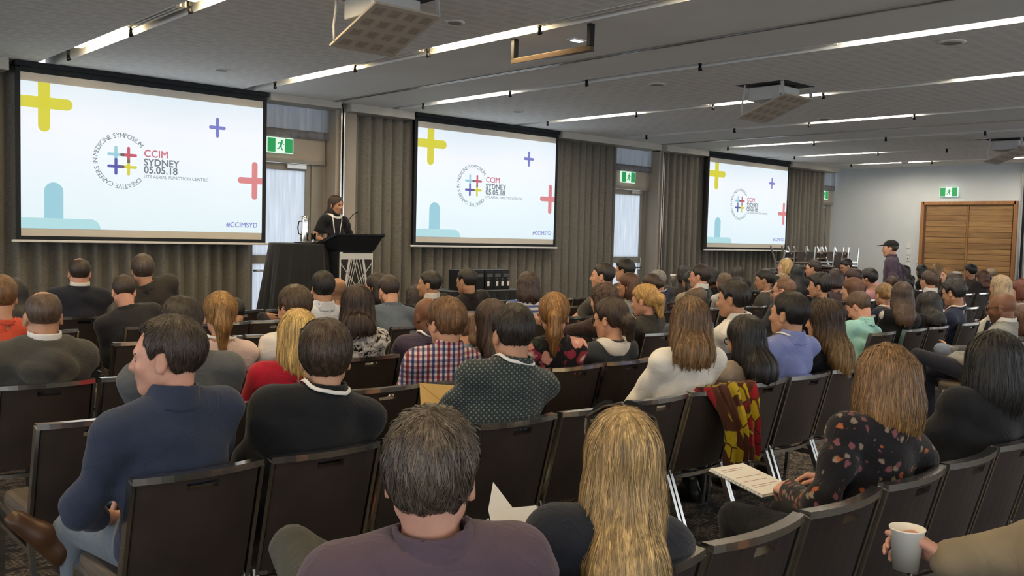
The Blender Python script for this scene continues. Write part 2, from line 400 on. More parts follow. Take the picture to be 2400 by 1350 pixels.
# sheers over the doors, columns and partition rails beside them
def drape(name, x0, x1, z0, z1, y, amp, wl, mat, label, cat, seed, group, parent=None, hem=None):
    rn = random.Random(seed); n = int((x1-x0)/wl*10)+2
    ph = [rn.uniform(0, 6.28) for _ in range(4)]
    zs = [z0, z0+.04]+[z0+(z1-z0)*t for t in (.15, .35, .55, .75, .9)]+[z1]
    P = []; NN = []
    xs_ = np.linspace(x0, x1, n)
    for x in xs_:
        col = []
        for z in zs:
            tt = (z-z0)/(z1-z0); a = amp*(1-.35*tt)
            w_ = x*2*math.pi/wl+1.1*math.sin(x*1.7+ph[0])+.8*math.sin(x*4.1+ph[1])
            yy = y+a*(math.sin(w_)+.35*math.sin(2*w_+ph[2])+.25*math.sin(w_*.37+ph[3]))
            col.append((x-x0, yy-y, z))
        P.append(col)
    v = [p for c in P for p in c]; m_ = len(zs)
    f = [(i*m_+j, (i+1)*m_+j, (i+1)*m_+j+1, i*m_+j+1) for i in range(n-1) for j in range(m_-1)]
    mb = MB(); mb.add(v, f, True)
    o = mb.build(name, mat); o.location = (x0, y, 0)
    sd = o.modifiers.new('thickness', 'SOLIDIFY'); sd.thickness = .006
    tag(o, label, cat, group)
    if hem:
        hb = MB(); hb.add([(p[0], p[1]-.008, p[2]) for c in P for p in (c[0], (c[0][0], c[0][1], z0+.12))], [(2*i, 2*i+2, 2*i+3, 2*i+1) for i in range(n-1)], True)
        ho = hb.build('hem_band', hem, o); ho.modifiers.new('thickness', 'SOLIDIFY').thickness = .004
    return o
M_hem = plain('grey_hem', '#75757b', .9)
for i, (x0, x1) in enumerate(((6.02, 7.42), (13.8, 14.95), (21.72, 22.34))):
    drape('sheer_curtain', x0, x1, 2.95, 3.46, WALL_Y-.1, .012, .13, M_sheer, ['short sheer grey curtain over the door by the lectern', 'short sheer grey curtain over the middle exit door', 'short sheer grey curtain over the corner door'][i], 'curtain', 40+i, 'short sheer curtains over the doors', hem=M_hem)
CURT = [(-5.0, 6.05, 'long pleated grey curtain behind the first screen'), (7.72, 13.72, 'long pleated grey curtain behind the second screen'), (15.15, 21.66, 'long pleated grey curtain behind the third screen')]
for i, (x0, x1, lb) in enumerate(CURT):
    drape('pleated_curtain', x0, x1, .03, 3.45, 12.24, .075, .21, M_curtain, lb, 'curtain', 10+i, 'floor length pleated curtains')
for i, (x0, x1) in enumerate(((7.36, 7.72), (14.95, 15.12))):
    c = empty(f'wall_column_{i+1}', (x0, 12.1, 0)); tag(c, 'beige column with steel partition rails '+('beside the lectern' if i == 0 else 'by the middle exit door'), kind='structure')
    MB().box(0, x1-x0, .05, .4, 0, CEIL).build('column_face', M_column, c)
    for dx in (.07, .12): MB().box(dx-.012, dx+.012, .0, .05, 0, CEIL-.05, .003).build('partition_rail', M_steel, c)
    MB().box(.085, .105, .03, .052, 0, CEIL).build('rail_gap', M_black, c)
# pelmets
for x0, x1, zz in ((-5, 2.9, 3.36), (6.2, 7.33, 3.4), (7.5, 8.66, 3.38), (11.95, 14.78, 3.38), (14.95, 16.36, 3.38), (19.65, 21.9, 3.38)):
    o = MB().box(0, x1-x0, 0, .4, zz, CEIL, .003).build('pelmet', M_pelmet); o.location = (x0, 11.95, 0)
    o.name = 'trim_'+str(3+int(x0+6)); tag(o, 'white pelmet box above the curtain at %s' % {-5: 'the left end', 6.2: 'the lectern door', 7.5: 'the left of the second screen', 11.95: 'the right of the second screen', 14.95: 'the left of the third screen', 19.65: 'the right of the third screen'}[x0], kind='structure')
# far wall
fw = empty('wall_right', (FAR_X, 0, 0)); tag(fw, 'pale grey painted far wall', kind='structure')
MB().box(0, .2, 10.06, WALL_Y+.2, 0, CEIL).build('wall_section', M_wallfar, fw)
MB().box(0, .2, 7.92, 10.06, 2.66, CEIL).build('wall_section', M_wallfar, fw)
MB().box(0, .2, -7, 7.6, 2.66, CEIL).build('wall_section', M_wallfar, fw)
MB().box(0, .2, 7.6, 7.92, 0, CEIL).build('wall_section', M_wallfar, fw)
bb = MB().box(-.012, 0, 10.1, WALL_Y, 0, .12, .003).build('baseboard_right', M_frame); bb.location = (FAR_X, 0, 0); tag(bb, 'grey skirting along the far wall', kind='structure')
d = empty('door_4', (FAR_X, 8.99, 0)); tag(d, 'timber slatted double doors in the far wall', kind='structure')
for y in (-1.05, 1.05): MB().box(-.05, .15, y-.04, y+.04, 0, 2.66, .004).build('frame_post', M_woodframe, d)
MB().box(-.05, .15, -1.05, 1.05, 2.58, 2.66, .004).build('frame_head', M_woodframe, d)
MB().box(.06, .1, -1.0, 1.0, 0, 2.58).build('door_core', plain('dark_wood', '#4d3219', .6), d)
MB().box(.0, .06, -.02, .02, 0, 2.58, .004).build('meeting_stile', M_woodframe, d)
sl = MB().box(-.005, .045, -.475, .475, -.062, .062, .006).mesh('slat'); sl.materials.append(M_wood)
for leaf in (-.5, .5):
    for k in range(20):
        o = bpy.data.objects.new('slat', sl); COL.objects.link(o); o.parent = d; o.location = (.012+.008*(k % 2), leaf, .07+k*.129)
# timber wall beyond the partition rail
tw = empty('wall_timber', (FAR_X, 0, 0)); tag(tw, 'timber panelled wall right of the partition rail', kind='structure')
for k in range(8): MB().box(-.03, .02, 7.55-.5*(k+1)+.005, 7.55-.5*k-.005, 0, 2.66, .004).build('timber_panel', M_woodframe, tw)
pr = empty('trim_20', (FAR_X-.02, 7.76, 0)); tag(pr, 'steel partition rail beside the timber doors', kind='structure')
for dy in (-.05, .05): MB().box(-.06, 0, dy-.022, dy+.022, 0, CEIL, .004).build('rail', M_steel, pr)
MB().box(-.03, 0, -.03, .03, 0, CEIL).build('rail_gap', M_black, pr)
# switches
for y, z, hh, lb in ((10.3, 1.6, .07, 'white thermostat on the far wall'), (10.3, 1.42, .05, 'white light switch below the thermostat'), (10.3, 1.27, .06, 'white light switch with dark button on the far wall'), (10.3, 1.12, .05, 'lowest white switch in the column on the far wall'), (10.05, 1.2, .045, 'small white sensor beside the door frame')):
    o = empty('wall_switch', (FAR_X, y+.05, z), 0, lb, 'switch', 'switches on the far wall')
    MB().box(-.018, 0, -.045, .045, -hh, hh, .004).build('plate', M_white, o)
    MB().box(-.024, -.018, -.012, .012, -.016, .016, .002).build('rocker', M_white if z != 1.27 else M_black, o)
e = empty('exit_sign', (FAR_X-.06, 9.43, 2.78), math.pi/2*3, 'green running-man exit sign over the timber double doors', 'exit sign', 'green exit signs'); EXITS.append(e)
M_green = emit('exit_green', '#1f9e58', .62); M_exw = emit('exit_white', '#d8efe0', .8)
RUN = [  # running man, unit square
 [(.52,.82),(.56,.88),(.62,.9),(.68,.87),(.69,.8),(.64,.75),(.57,.75)],
 [(.46,.72),(.60,.74),(.66,.68),(.60,.42),(.50,.38),(.44,.44),(.50,.58)],
 [(.46,.72),(.38,.70),(.30,.56),(.35,.54),(.41,.64),(.50,.66)],
 [(.60,.72),(.66,.70),(.72,.56),(.80,.54),(.80,.59),(.74,.61),(.68,.73)],
 [(.45,.46),(.52,.40),(.44,.24),(.28,.22),(.26,.28),(.38,.31)],
 [(.52,.44),(.61,.44),(.62,.32),(.72,.16),(.66,.12),(.55,.28)]]
for e in EXITS:
    w, h = .4, .2
    MB().box(-w/2-.012, w/2+.012, -.01, .03, -.012, h+.012, .004).build('sign_case', M_exw, e)
    MB().box(-w/2, -w*.19, -.013, -.009, 0, h).build('green_field', M_green, e)
    MB().box(w*.19, w/2, -.013, -.009, 0, h).build('green_field', M_green, e)
    mb = MB()
    R = Matrix.Rotation(math.pi/2, 4, 'X')
    for poly in RUN: mb.prism([((x-.5)*h*1.05, y*h) for x, y in poly], .010, .014, R)
    mb.build('running_man', M_green, e)
    MB().tube([(0, .02, h), (0, .02, h+.03)], .008, 8).build('bracket', M_steel, e)

# stage platform
st = empty('stage', (0, 0, 0)); tag(st, 'low dark stage platform below the first screen', kind='structure')
M_stage = plain('stage_deck', '#2a2320', .6, 0, .15, 4)
for k in range(5): MB().box(-2+k*1.96+.004, -2+(k+1)*1.96-.004, 9.75, 12.1, .40, .47, .006).build('stage_deck', M_stage, st)
MB().box(-2, 7.8, 9.78, 9.82, 0, .4).build('stage_skirt', M_black, st)
MB().box(7.74, 7.78, 9.8, 12.1, 0, .4).build('stage_skirt', M_black, st)

# ================================================================== SCREENS
def text_mesh(s, size, bold=0.0, align='LEFT', spacing=1.0):
    cu = bpy.data.curves.new('txt', 'FONT'); cu.body = s; cu.size = size; cu.align_x = align; cu.offset = bold; cu.space_character = spacing
    cu.resolution_u = 3
    o = bpy.data.objects.new('txt', cu); COL.objects.link(o)
    dg = bpy.context.evaluated_depsgraph_get(); me = bpy.data.meshes.new_from_object(o.evaluated_get(dg))
    v = [p.co.copy() for p in me.vertices]; f = [tuple(p.vertices) for p in me.polygons]
    bpy.data.objects.remove(o); bpy.data.meshes.remove(me); bpy.data.curves.remove(cu); return v, f
def rrect(cx, cy, w, h, r, n=7):
    r = min(r, w/2, h/2); pts = []
    for ax, ay, a0 in ((cx+w/2-r, cy+h/2-r, 0), (cx-w/2+r, cy+h/2-r, 90), (cx-w/2+r, cy-h/2+r, 180), (cx+w/2-r, cy-h/2+r, 270)):
        pts += [(ax+r*math.cos(math.radians(a0+90*i/n)), ay+r*math.sin(math.radians(a0+90*i/n))) for i in range(n+1)]
    return pts
def clip(poly, W_, H_):
    def cut(p, inside, inter):
        out = []
        for i in range(len(p)):
            a, b = p[i-1], p[i]
            if inside(b):
                if not inside(a): out.append(inter(a, b))
                out.append(b)
            elif inside(a): out.append(inter(a, b))
        return out
    def at(ax, val): return lambda a, b: tuple(a[k]+(b[k]-a[k])*(val-a[ax])/(b[ax]-a[ax]) for k in (0, 1))
    for ax, val, sg in ((0, 0, 1), (0, W_, -1), (1, 0, 1), (1, H_, -1)):
        if poly: poly = cut(poly, lambda p: sg*(p[ax]-val) >= 0, at(ax, val))
    return poly
def m_slide():
    m, nt, b = nodes_of('slide_background'); co = coords(nt)
    sep = N(nt, 'ShaderNodeSeparateXYZ'); L(nt, co, sep.inputs[0])
    mr = N(nt, 'ShaderNodeMapRange'); mr.inputs[1].default_value = 0; mr.inputs[2].default_value = 1.73; L(nt, sep.outputs[2], mr.inputs[0])
    c = ramp(nt, mr.outputs[0], [(0, srgb('#d3e9f3')), (.35, srgb('#dcedf8')), (.75, srgb('#e9effa')), (1, srgb('#dcebf5'))])
    L(nt, c, b.inputs['Emission Color']); b.inputs['Emission Strength'].default_value = SLIDE_GAIN*.8
    b.inputs['Base Color'].default_value = (.25, .25, .25, 1); b.inputs['Roughness'].default_value = .9; return m
M_slide = m_slide()
def ecol(n, c): return emit('slide_'+n, c, SLIDE_GAIN*.8, '#303030')
E_yel, E_blu, E_red, E_teal, E_tealp = ecol('yellow', '#dcd53c'), ecol('violet', '#7a7dd2'), ecol('coral', '#e0888c'), ecol('aqua', '#9dd3e2'), ecol('pale_aqua', '#b5e3ea')
E_grey, E_txt, E_pink, E_dblue, E_dred, E_brown = ecol('slate_text', '#6f7c86'), ecol('ring_text', '#6d7f86'), ecol('rose_text', '#cf6c80'), ecol('indigo', '#5455b0'), ecol('rose', '#c8566c'), ecol('overlap', '#6b5a63')
M_sheet = plain('screen_fabric', '#d2cbbf', .9, 0, .02, 2)
def build_slide():
    """list of (name, material, mesh) in slide coordinates: x right, z up, facing -y; 3.07 x 1.73 m"""
    Wd, Ht = 3.07, 1.727; out = []
    R = Matrix.Rotation(math.pi/2, 4, 'X')
    def poly(name, mat, polys, depth):
        mb = MB()
        for p in polys:
            p = clip(p, Wd, Ht)
            if p: mb.prism(p, 0, .0008, R)
        for i, q in enumerate(mb.v): mb.v[i] = (q[0], q[1]-depth, q[2])
        out.append((name, mat, mb.mesh(name)))
    def plus(cx, cy, w, h, t): return [rrect(cx, cy, w, t, t/2), rrect(cx, cy, t, h, t/2)]
    S = Wd/570  # metres per photo pixel along the first screen
    poly('yellow_plus', E_yel, plus(.255, 1.49, .64, .68, .135), .001)
    poly('violet_plus', E_blu, plus(2.41, 1.40, .235, .265, .046), .001)
    poly('coral_plus', E_red, plus(2.955, .72, .50, .52, .085), .001)
    poly('aqua_plus', E_teal, [rrect(.36, .03, .215, 1.05, .107)], .001)
    poly('aqua_bar', E_tealp, [rrect(.36, .0, 1.08, .25, .12)], .0015)
    # hash of four small pluses
    cx0, cx1, cz0, cz1 = 1.085, 1.240, .795, .945; t = .037; w = .21
    poly('small_aqua_plus', E_teal, plus(cx0, cz1, w, w, t), .001)
    poly('small_rose_plus', E_dred, plus(cx1, cz1, w, w, t), .0015)
    poly('small_indigo_plus', E_dblue, plus(cx0, cz0, w, w, t), .002)
    poly('small_yellow_plus', E_yel, plus(cx1, cz0, w, w, t), .0015)
    poly('plus_overlap', E_brown, [rrect((cx0+cx1)/2, cz1, .05, t, .018), rrect((cx0+cx1)/2, cz0, .05, t, .018), rrect(cx1, (cz0+cz1)/2, t, .05, .018)], .003)
    def words(name, mat, lines, bold):
        mb = MB()
        for s, x, z, size, sp in lines:
            v, f = text_mesh(s, size, 0, 'LEFT', sp)
            for k, (ox, oz) in enumerate(((0, 0), (1, 0), (-1, 0), (0, 1), (0, -1)) if bold else ((0, 0),)): mb.add([(x+p.x+ox*bold, -.002-.00002*k, z+p.y+oz*bold) for p in v], f)
        out.append((name, mat, mb.mesh(name)))
    words('title_lettering', E_pink, [('CCIM', 1.43, .942, .128, 1.02)], .0022)
    words('city_date_lettering', E_grey, [('SYDNEY', 1.43, .832, .124, 1.0), ('05.05.18', 1.43, .735, .128, 1.0)], .0032)
    words('venue_lettering', E_grey, [('UTS AERIAL FUNCTION CENTRE', 1.43, .672, .058, 1.0)], 0)
    words('hashtag_lettering', E_blu, [('#CCIMSYD', 2.545, .075, .095, 1.0)], .0015)
    # ring lettering
    mb = MB(); rad = .320; c = (1.155, .868)
    def ring(s, a0, a1):
        chars = list(s); wds = []
        for ch in chars:
            if ch == ' ': wds.append(.035)
            else:
                v, f = text_mesh(ch, .082); xs_ = [p.x for p in v]; wds.append(max(xs_)-min(xs_)+.016)
        tot = sum(wds); acc = 0
        for ch, wi in zip(chars, wds):
            a = math.radians(a0+(a1-a0)*(acc+wi/2)/tot); acc += wi
            if ch == ' ': continue
            v, f = text_mesh(ch, .082); xs_ = [p.x for p in v]; mx = (max(xs_)+min(xs_))/2
            rr_ = a-math.pi/2
            pts = []
            for p in v:
                x, y = p.x-mx, p.y-.028
                pts.append((c[0]+rad*math.cos(a)+x*math.cos(rr_)-y*math.sin(rr_), -.002, c[1]+rad*math.sin(a)+x*math.sin(rr_)+y*math.cos(rr_)))
            mb.add(pts, f)
    ring('CREATIVE CAREERS IN MEDICINE SYMPOSIUM', -42, -322)
    out.append(('ring_lettering', E_txt, mb.mesh('ring_lettering')))
    return out
SLIDE = build_slide()
for nm, mt, me in SLIDE: me.materials.append(mt)
SHEET = MB().box(0, 3.07, 0, .01, 0, 1.917).mesh('sheet'); SHEET.materials.append(M_sheet)
IMG = MB().box(0, 3.07, -.0035, -.0015, 0, 1.727).mesh('projected_slide'); IMG.materials.append(M_slide)
for x0, lb in ((3.03, 'largest projection screen showing the symposium slide, left of the lectern'), (8.76, 'middle projection screen showing the symposium slide'), (16.46, 'farthest and smallest looking projection screen with the symposium slide')):
    s = empty('projection_screen', (x0, 12.0, 1.454), 0, lb, 'screen', 'projection screens along the window wall')
    o = bpy.data.objects.new('sheet', SHEET); COL.objects.link(o); o.parent = s; o.location = (0, .004, 0)
    g = bpy.data.objects.new('projected_slide', IMG); COL.objects.link(g); g.parent = s; g.location = (0, .002, .091)
    for nm, mt, me in SLIDE:
        q = bpy.data.objects.new(nm, me); COL.objects.link(q); q.parent = g; q.location = (0, -.004, 0)
    for a in ((-.055, 0, -.05, 1.97), (3.07, 3.13, -.05, 1.97), (0, 3.07, -.05, 0), (0, 3.07, 1.917, 2.044)):
        MB().box(a[0], a[1], .0, .012, a[2], a[3]).build('black_border', M_screenblack, s)
    MB().box(-.06, 3.14, -.03, .12, 1.985, 2.045, .004).build('screen_case', M_screenblack, s)
    MB().box(-.1, 3.17, -.015, .02, -.075, -.045, .006).build('weight_bar', M_white, s)
# ================================================================== CHAIRS
def chair_meshes():
    out = []
    def yb(x, z):   # back surface: leans back, bowed towards the back
        t = (.85-z)/.42; return .11*t-.032*(1-(x/.205)**2)
    xs_ = [-.205, -.16, -.105, -.055, 0, .055, .105, .16, .205]; zs = [.43, .5, .58, .66, .74, .795, .822, .845]
    P = []; NN = []
    for x in xs_:
        P.append([(x, yb(x, z), z) for z in zs]); nx = -.064*x/.205**2
        NN.append([Vector((-nx*1.0, 1, .26)).normalized() for z in zs])
    v, f = thick_grid(P, NN, .032, keep=lambda i, j: not (j == 5 and i in (3, 4)))
    mb = MB(); mb.add(v, f, False); out.append(('back_panel', M_vinyl, mb.mesh('back_panel'), True))
    rail = MB()
    N_ = 12; xx = np.linspace(-.217, .217, N_)
    Pr = [[(x, yb(x*.945, .85)+sy*.019, .843+sz*.011) for sy, sz in ((-1, -1), (1, -1), (1, 1), (-1, 1))] for x in xx]
    v = [p for q in Pr for p in q]; f = [(i*4+j, i*4+(j+1) % 4, (i+1)*4+(j+1) % 4, (i+1)*4+j) for i in range(N_-1) for j in range(4)]
    f += [(3, 2, 1, 0), tuple(4*(N_-1)+j for j in range(4))]
    rail.add(v, f); out.append(('top_rail', M_steel, rail.mesh('top_rail'), False))
    low = MB()
    Pr = [[(x, yb(x*.945, .40)+sy*.010-.004, .393+sz*.010) for sy, sz in ((-1, -1), (1, -1), (1, 1), (-1, 1))] for x in xx]
    v = [p for q in Pr for p in q]; low.add(v, f); out.append(('back_bar', M_steel, low.mesh('back_bar'), False))
    seat = MB(); seat.box(-.205, .205, .13, .55, .405, .475, .026); out.append(('seat', M_seat, seat.mesh('seat'), True))
    for s in (-1, 1):
        up = MB(); up.bar((s*.214, yb(.205, .85), .84), (s*.214, yb(.205, .42), .41), .014, .036, (0, 1, 0)); out.append(('side_upright', M_steel, up.mesh('side_upright'), False))
        rl = MB(); rl.bar((s*.216, .112, .405), (s*.216, .52, .425), .02, .026); out.append(('seat_rail', M_steel, rl.mesh('seat_rail'), False))
        st_ = MB(); st_.bar((s*.216, .09, .335), (s*.216, .50, .335), .016, .02); out.append(('stretcher', M_steel, st_.mesh('stretcher'), False))
        lg = MB(); lg.bar((s*.216, .115, .43), (s*.216, -.06, 0), .02, .028, (0, 1, 0)); out.append(('leg', M_steel, lg.mesh('leg'), False))
        lg = MB(); lg.bar((s*.216, .505, .43), (s*.216, .53, 0), .022, .022, (0, 1, 0)); out.append(('leg', M_steel, lg.mesh('leg'), False))
    cr = MB(); cr.bar((-.216, .50, .335), (.216, .50, .335), .016, .02); out.append(('front_bar', M_steel, cr.mesh('front_bar'), False))
    for nm, m, me, sm in out:
        me.materials.append(m)
    return out
CHAIR = chair_meshes()
# a sharper crease on bevelled pads
def place_chair(x, y, label, rz=0.0, z=0.0, group='brown banquet chairs in rows', rx=0.0, name='banquet_chair'):
    t = empty(name, (x, y, z), rz, label, 'chair', group); t.rotation_euler = (rx, 0, rz)
    for nm, m, me, sm in CHAIR:
        o = bpy.data.objects.new(nm, me); COL.objects.link(o); o.parent = t
    return t
# ================================================================== PEOPLE: implicit-surface figures
F32 = np.float32
def axis(lo, hi, st, fine=()):
    """coordinates from lo to hi at step st, with (a, b, step) finer stretches"""
    pts = [lo]; x = lo
    while x < hi:
        s = st
        for a, b, q in fine:
            if a-q <= x < b: s = min(s, q)
        x += s; pts.append(x)
    return np.array(pts, F32)
class Field:
    def __init__(s, xs, ys, zs):
        s.ax = (xs, ys, zs); s.v = np.full((len(xs), len(ys), len(zs)), .12, F32)
    def sl(s, lo, hi, pad):
        out = []
        for a, l, h in zip(s.ax, lo, hi):
            i = int(np.searchsorted(a, l-pad)); j = int(np.searchsorted(a, h+pad))
            out.append(slice(max(0, i-1), min(len(a), j+1)))
        return tuple(out)
    def pts(s, sl):
        return (s.ax[0][sl[0]][:, None, None], s.ax[1][sl[1]][None, :, None], s.ax[2][sl[2]][None, None, :])
    def add(s, p, k=.02, mode='u'):
        sl = s.sl(p.lo, p.hi, max(.03, k*1.5))
        if any(q.start >= q.stop for q in sl): return s
        d = p.d(*s.pts(sl)).astype(F32); a = s.v[sl]
        if mode == 'u':
            h = np.clip(.5+.5*(a-d)/k, 0, 1); s.v[sl] = a+(d-a)*h-k*h*(1-h)
        elif mode == 's':      # smooth subtract
            d = -d; h = np.clip(.5-.5*(a-d)/k, 0, 1); s.v[sl] = a+(d-a)*h+k*h*(1-h)
        return s
    def everywhere(s, fn):
        sl = (slice(None),)*3; s.v = fn(s.v, *s.pts(sl)).astype(F32); return s
    def at(s, P):
        """trilinear sample"""
        idx = []; fr = []
        for k in range(3):
            a = s.ax[k]; i = np.clip(np.searchsorted(a, P[:, k])-1, 0, len(a)-2); idx.append(i); fr.append(np.clip((P[:, k]-a[i])/(a[i+1]-a[i]), 0, 1))
        out = 0
        for dx in (0, 1):
            for dy in (0, 1):
                for dz in (0, 1):
                    w = (fr[0] if dx else 1-fr[0])*(fr[1] if dy else 1-fr[1])*(fr[2] if dz else 1-fr[2])
                    out = out+w*s.v[idx[0]+dx, idx[1]+dy, idx[2]+dz]
        return out
    def net(s):
        """naive surface nets -> verts, quads"""
        v = s.v; ins = v < 0; nx, ny, nz = v.shape
        cnt = np.zeros((nx-1, ny-1, nz-1), np.int8)
        for dx in (0, 1):
            for dy in (0, 1):
                for dz in (0, 1): cnt += ins[dx:nx-1+dx, dy:ny-1+dy, dz:nz-1+dz]
        cell = (cnt > 0) & (cnt < 8); ci = np.argwhere(cell)
        if len(ci) == 0: return np.zeros((0, 3)), np.zeros((0, 4), int)
        ids = np.full(cell.shape, -1, np.int32); ids[cell] = np.arange(len(ci))
        acc = np.zeros((len(ci), 3)); n = np.zeros(len(ci))
        cor = [(a, b, c) for a in (0, 1) for b in (0, 1) for c in (0, 1)]
        val = {c: v[ci[:, 0]+c[0], ci[:, 1]+c[1], ci[:, 2]+c[2]] for c in cor}
        pos = [[s.ax[k][ci[:, k]], s.ax[k][ci[:, k]+1]] for k in range(3)]
        for a in cor:
            for k in range(3):
                if a[k] == 0:
                    b = list(a); b[k] = 1; b = tuple(b); va, vb = val[a], val[b]
                    m = (va < 0) != (vb < 0)
                    if not m.any(): continue
                    t = np.where(m, va/np.where(m, va-vb, 1), 0)
                    for q in range(3):
                        pa, pb = pos[q][a[q]], pos[q][b[q]]
                        acc[:, q] += np.where(m, pa+(pb-pa)*t, 0)
                    n += m
        verts = acc/n[:, None]; quads = []
        for k in range(3):
            u, w = (k+1) % 3, (k+2) % 3
            a = [slice(0, None)]*3; b = [slice(0, None)]*3; a[k] = slice(0, -1); b[k] = slice(1, None)
            A = ins[tuple(a)]; B = ins[tuple(b)]; ch = A != B
            e = np.argwhere(ch); sh = cell.shape
            ok = (e[:, u] > 0) & (e[:, w] > 0) & (e[:, u] < sh[u]) & (e[:, w] < sh[w]); e = e[ok]
            if len(e) == 0: continue
            q = []
            for du, dw in ((-1, -1), (0, -1), (0, 0), (-1, 0)):
                c = e.copy(); c[:, u] += du; c[:, w] += dw; q.append(ids[c[:, 0], c[:, 1], c[:, 2]])
            q = np.stack(q, 1); fl = ~A[e[:, 0], e[:, 1], e[:, 2]]
            q[fl] = q[fl][:, ::-1]; quads.append(q)
        return verts, np.concatenate(quads)

class Cap:   # tapered capsule; flat < 1 squashes it along axis n
    def __init__(s, a, b, ra, rb, n=None, flat=1.0):
        s.a = np.array(a, float); s.b = np.array(b, float); s.ra, s.rb, s.flat = ra, rb, flat
        s.n = None if n is None else np.array(n, float)/np.linalg.norm(n)
        r = max(ra, rb); s.lo = np.minimum(s.a, s.b)-r; s.hi = np.maximum(s.a, s.b)+r
    def d(s, x, y, z):
        ab = s.b-s.a; L2 = ab@ab+1e-9
        px, py, pz = x-F32(s.a[0]), y-F32(s.a[1]), z-F32(s.a[2])
        t = np.clip((px*ab[0]+py*ab[1]+pz*ab[2])/L2, 0, 1)
        qx, qy, qz = px-t*ab[0], py-t*ab[1], pz-t*ab[2]
        r = s.ra+(s.rb-s.ra)*t
        if s.n is None: return np.sqrt(qx*qx+qy*qy+qz*qz)-r
        m = qx*s.n[0]+qy*s.n[1]+qz*s.n[2]; rest = qx*qx+qy*qy+qz*qz-m*m
        return (np.sqrt(np.maximum(rest, 0)+(m/s.flat)**2)-r)*(.5+.5*s.flat)
class Ell:   # ellipsoid with rotation matrix R (columns = axes)
    def __init__(s, c, r, R=None):
        s.c = np.array(c, float); s.r = np.array(r, float); s.R = np.eye(3) if R is None else np.array(R, float)
        e = np.sqrt(((s.R*s.r)**2).sum(1)); s.lo = s.c-e; s.hi = s.c+e
    def d(s, x, y, z):
        px, py, pz = x-F32(s.c[0]), y-F32(s.c[1]), z-F32(s.c[2]); k0 = 0; k1 = 0
        for i in range(3):
            q = px*s.R[0, i]+py*s.R[1, i]+pz*s.R[2, i]; k0 = k0+(q/s.r[i])**2; k1 = k1+(q/s.r[i]**2)**2
        k0 = np.sqrt(k0); return k0*(k0-1)/np.maximum(np.sqrt(k1), 1e-6)

def rot(yaw, pitch, roll=0):   # yaw left +, pitch > 0 looks down, degrees
    return np.array(Matrix.Rotation(math.radians(yaw), 3, 'Z') @ Matrix.Rotation(math.radians(-pitch), 3, 'X') @ Matrix.Rotation(math.radians(roll), 3, 'Y'))
def V(*a): return np.array(a, float)
def ik(S, T, l1, l2, pole):
    d = T-S; L_ = np.linalg.norm(d); m = (l1+l2)*.995
    if L_ > m: T = S+d/L_*m; d = T-S; L_ = m
    d = d/L_; a = (l1*l1-l2*l2+L_*L_)/(2*L_); h = math.sqrt(max(l1*l1-a*a, 1e-6))
    p = pole-d*(pole@d); p /= np.linalg.norm(p)+1e-9
    return S+d*a+p*h, T
def head_prims(c, R, s, fem=False, sock=True):
    """skull, face, ears; c = head centre, z from -.125 (chin) to +.115 (crown)"""
    A = lambda *p: c+R@(V(*p)*s); u = []
    jw = .9 if fem else 1.0
    u.append((Ell(A(0, -.014, .028), V(.077, .099, .088)*s, R), .01))
    u.append((Ell(A(0, .030, -.020), V(.064, .066, .086)*s, R), .03))
    u.append((Cap(A(0, .050, -.062), A(0, .068, -.096), .046*s*jw, .026*s*jw), .035))
    u.append((Cap(A(-.048*jw, .0, -.06), A(-.018, .062, -.098), .02*s, .017*s), .03))
    u.append((Cap(A(.048*jw, .0, -.06), A(.018, .062, -.098), .02*s, .017*s), .03))
    u.append((Cap(A(-.034, .078, .016), A(.034, .078, .016), .013*s, .013*s), .022))
    u.append((Cap(A(0, .092, .004), A(0, .113, -.034), .0075*s, .0115*s), .012))
    u.append((Cap(A(-.012, .098, -.038), A(.012, .098, -.038), .009*s, .009*s), .010))
    u.append((Ell(A(.040, .066, -.028), V(.02, .018, .018)*s, R), .02)); u.append((Ell(A(-.040, .066, -.028), V(.02, .018, .018)*s, R), .02))
    u.append((Cap(A(-.019, .086, -.064), A(.019, .086, -.064), .0085*s, .0085*s), .010))
    u.append((Cap(A(-.014, .085, -.074), A(.014, .085, -.074), .0085*s, .0085*s), .008))
    e = [(Ell(A(sx*.081, -.008, -.018), V(.009, .019, .032)*s, R@rot(sx*-22, -8)), .012) for sx in (-1, 1)]
    cut = [(Ell(A(sx*.034, .096, -.004), V(.019, .012, .012)*s, R), .014) for sx in (-1, 1)] if sock else []
    cut += [(Ell(A(sx*.092, -.004, -.016), V(.006, .010, .016)*s, R@rot(sx*-22, -8)), .008) for sx in (-1, 1)]
    return u, e, cut
def shade_mesh(name, v, q, mats, parent, mi=None):
    me = bpy.data.meshes.new(name)
    me.vertices.add(len(v)); me.vertices.foreach_set('co', np.ascontiguousarray(v, F32).ravel())
    me.loops.add(len(q)*4); me.loops.foreach_set('vertex_index', np.ascontiguousarray(q, np.int32).ravel())
    me.polygons.add(len(q)); me.polygons.foreach_set('loop_start', np.arange(0, len(q)*4, 4, dtype=np.int32))
    me.update(calc_edges=True); me.polygons.foreach_set('use_smooth', np.ones(len(q), bool))
    if mi is not None: me.polygons.foreach_set('material_index', np.ascontiguousarray(mi, np.int32))
    me.update()
    return link(name, me, parent, mats)

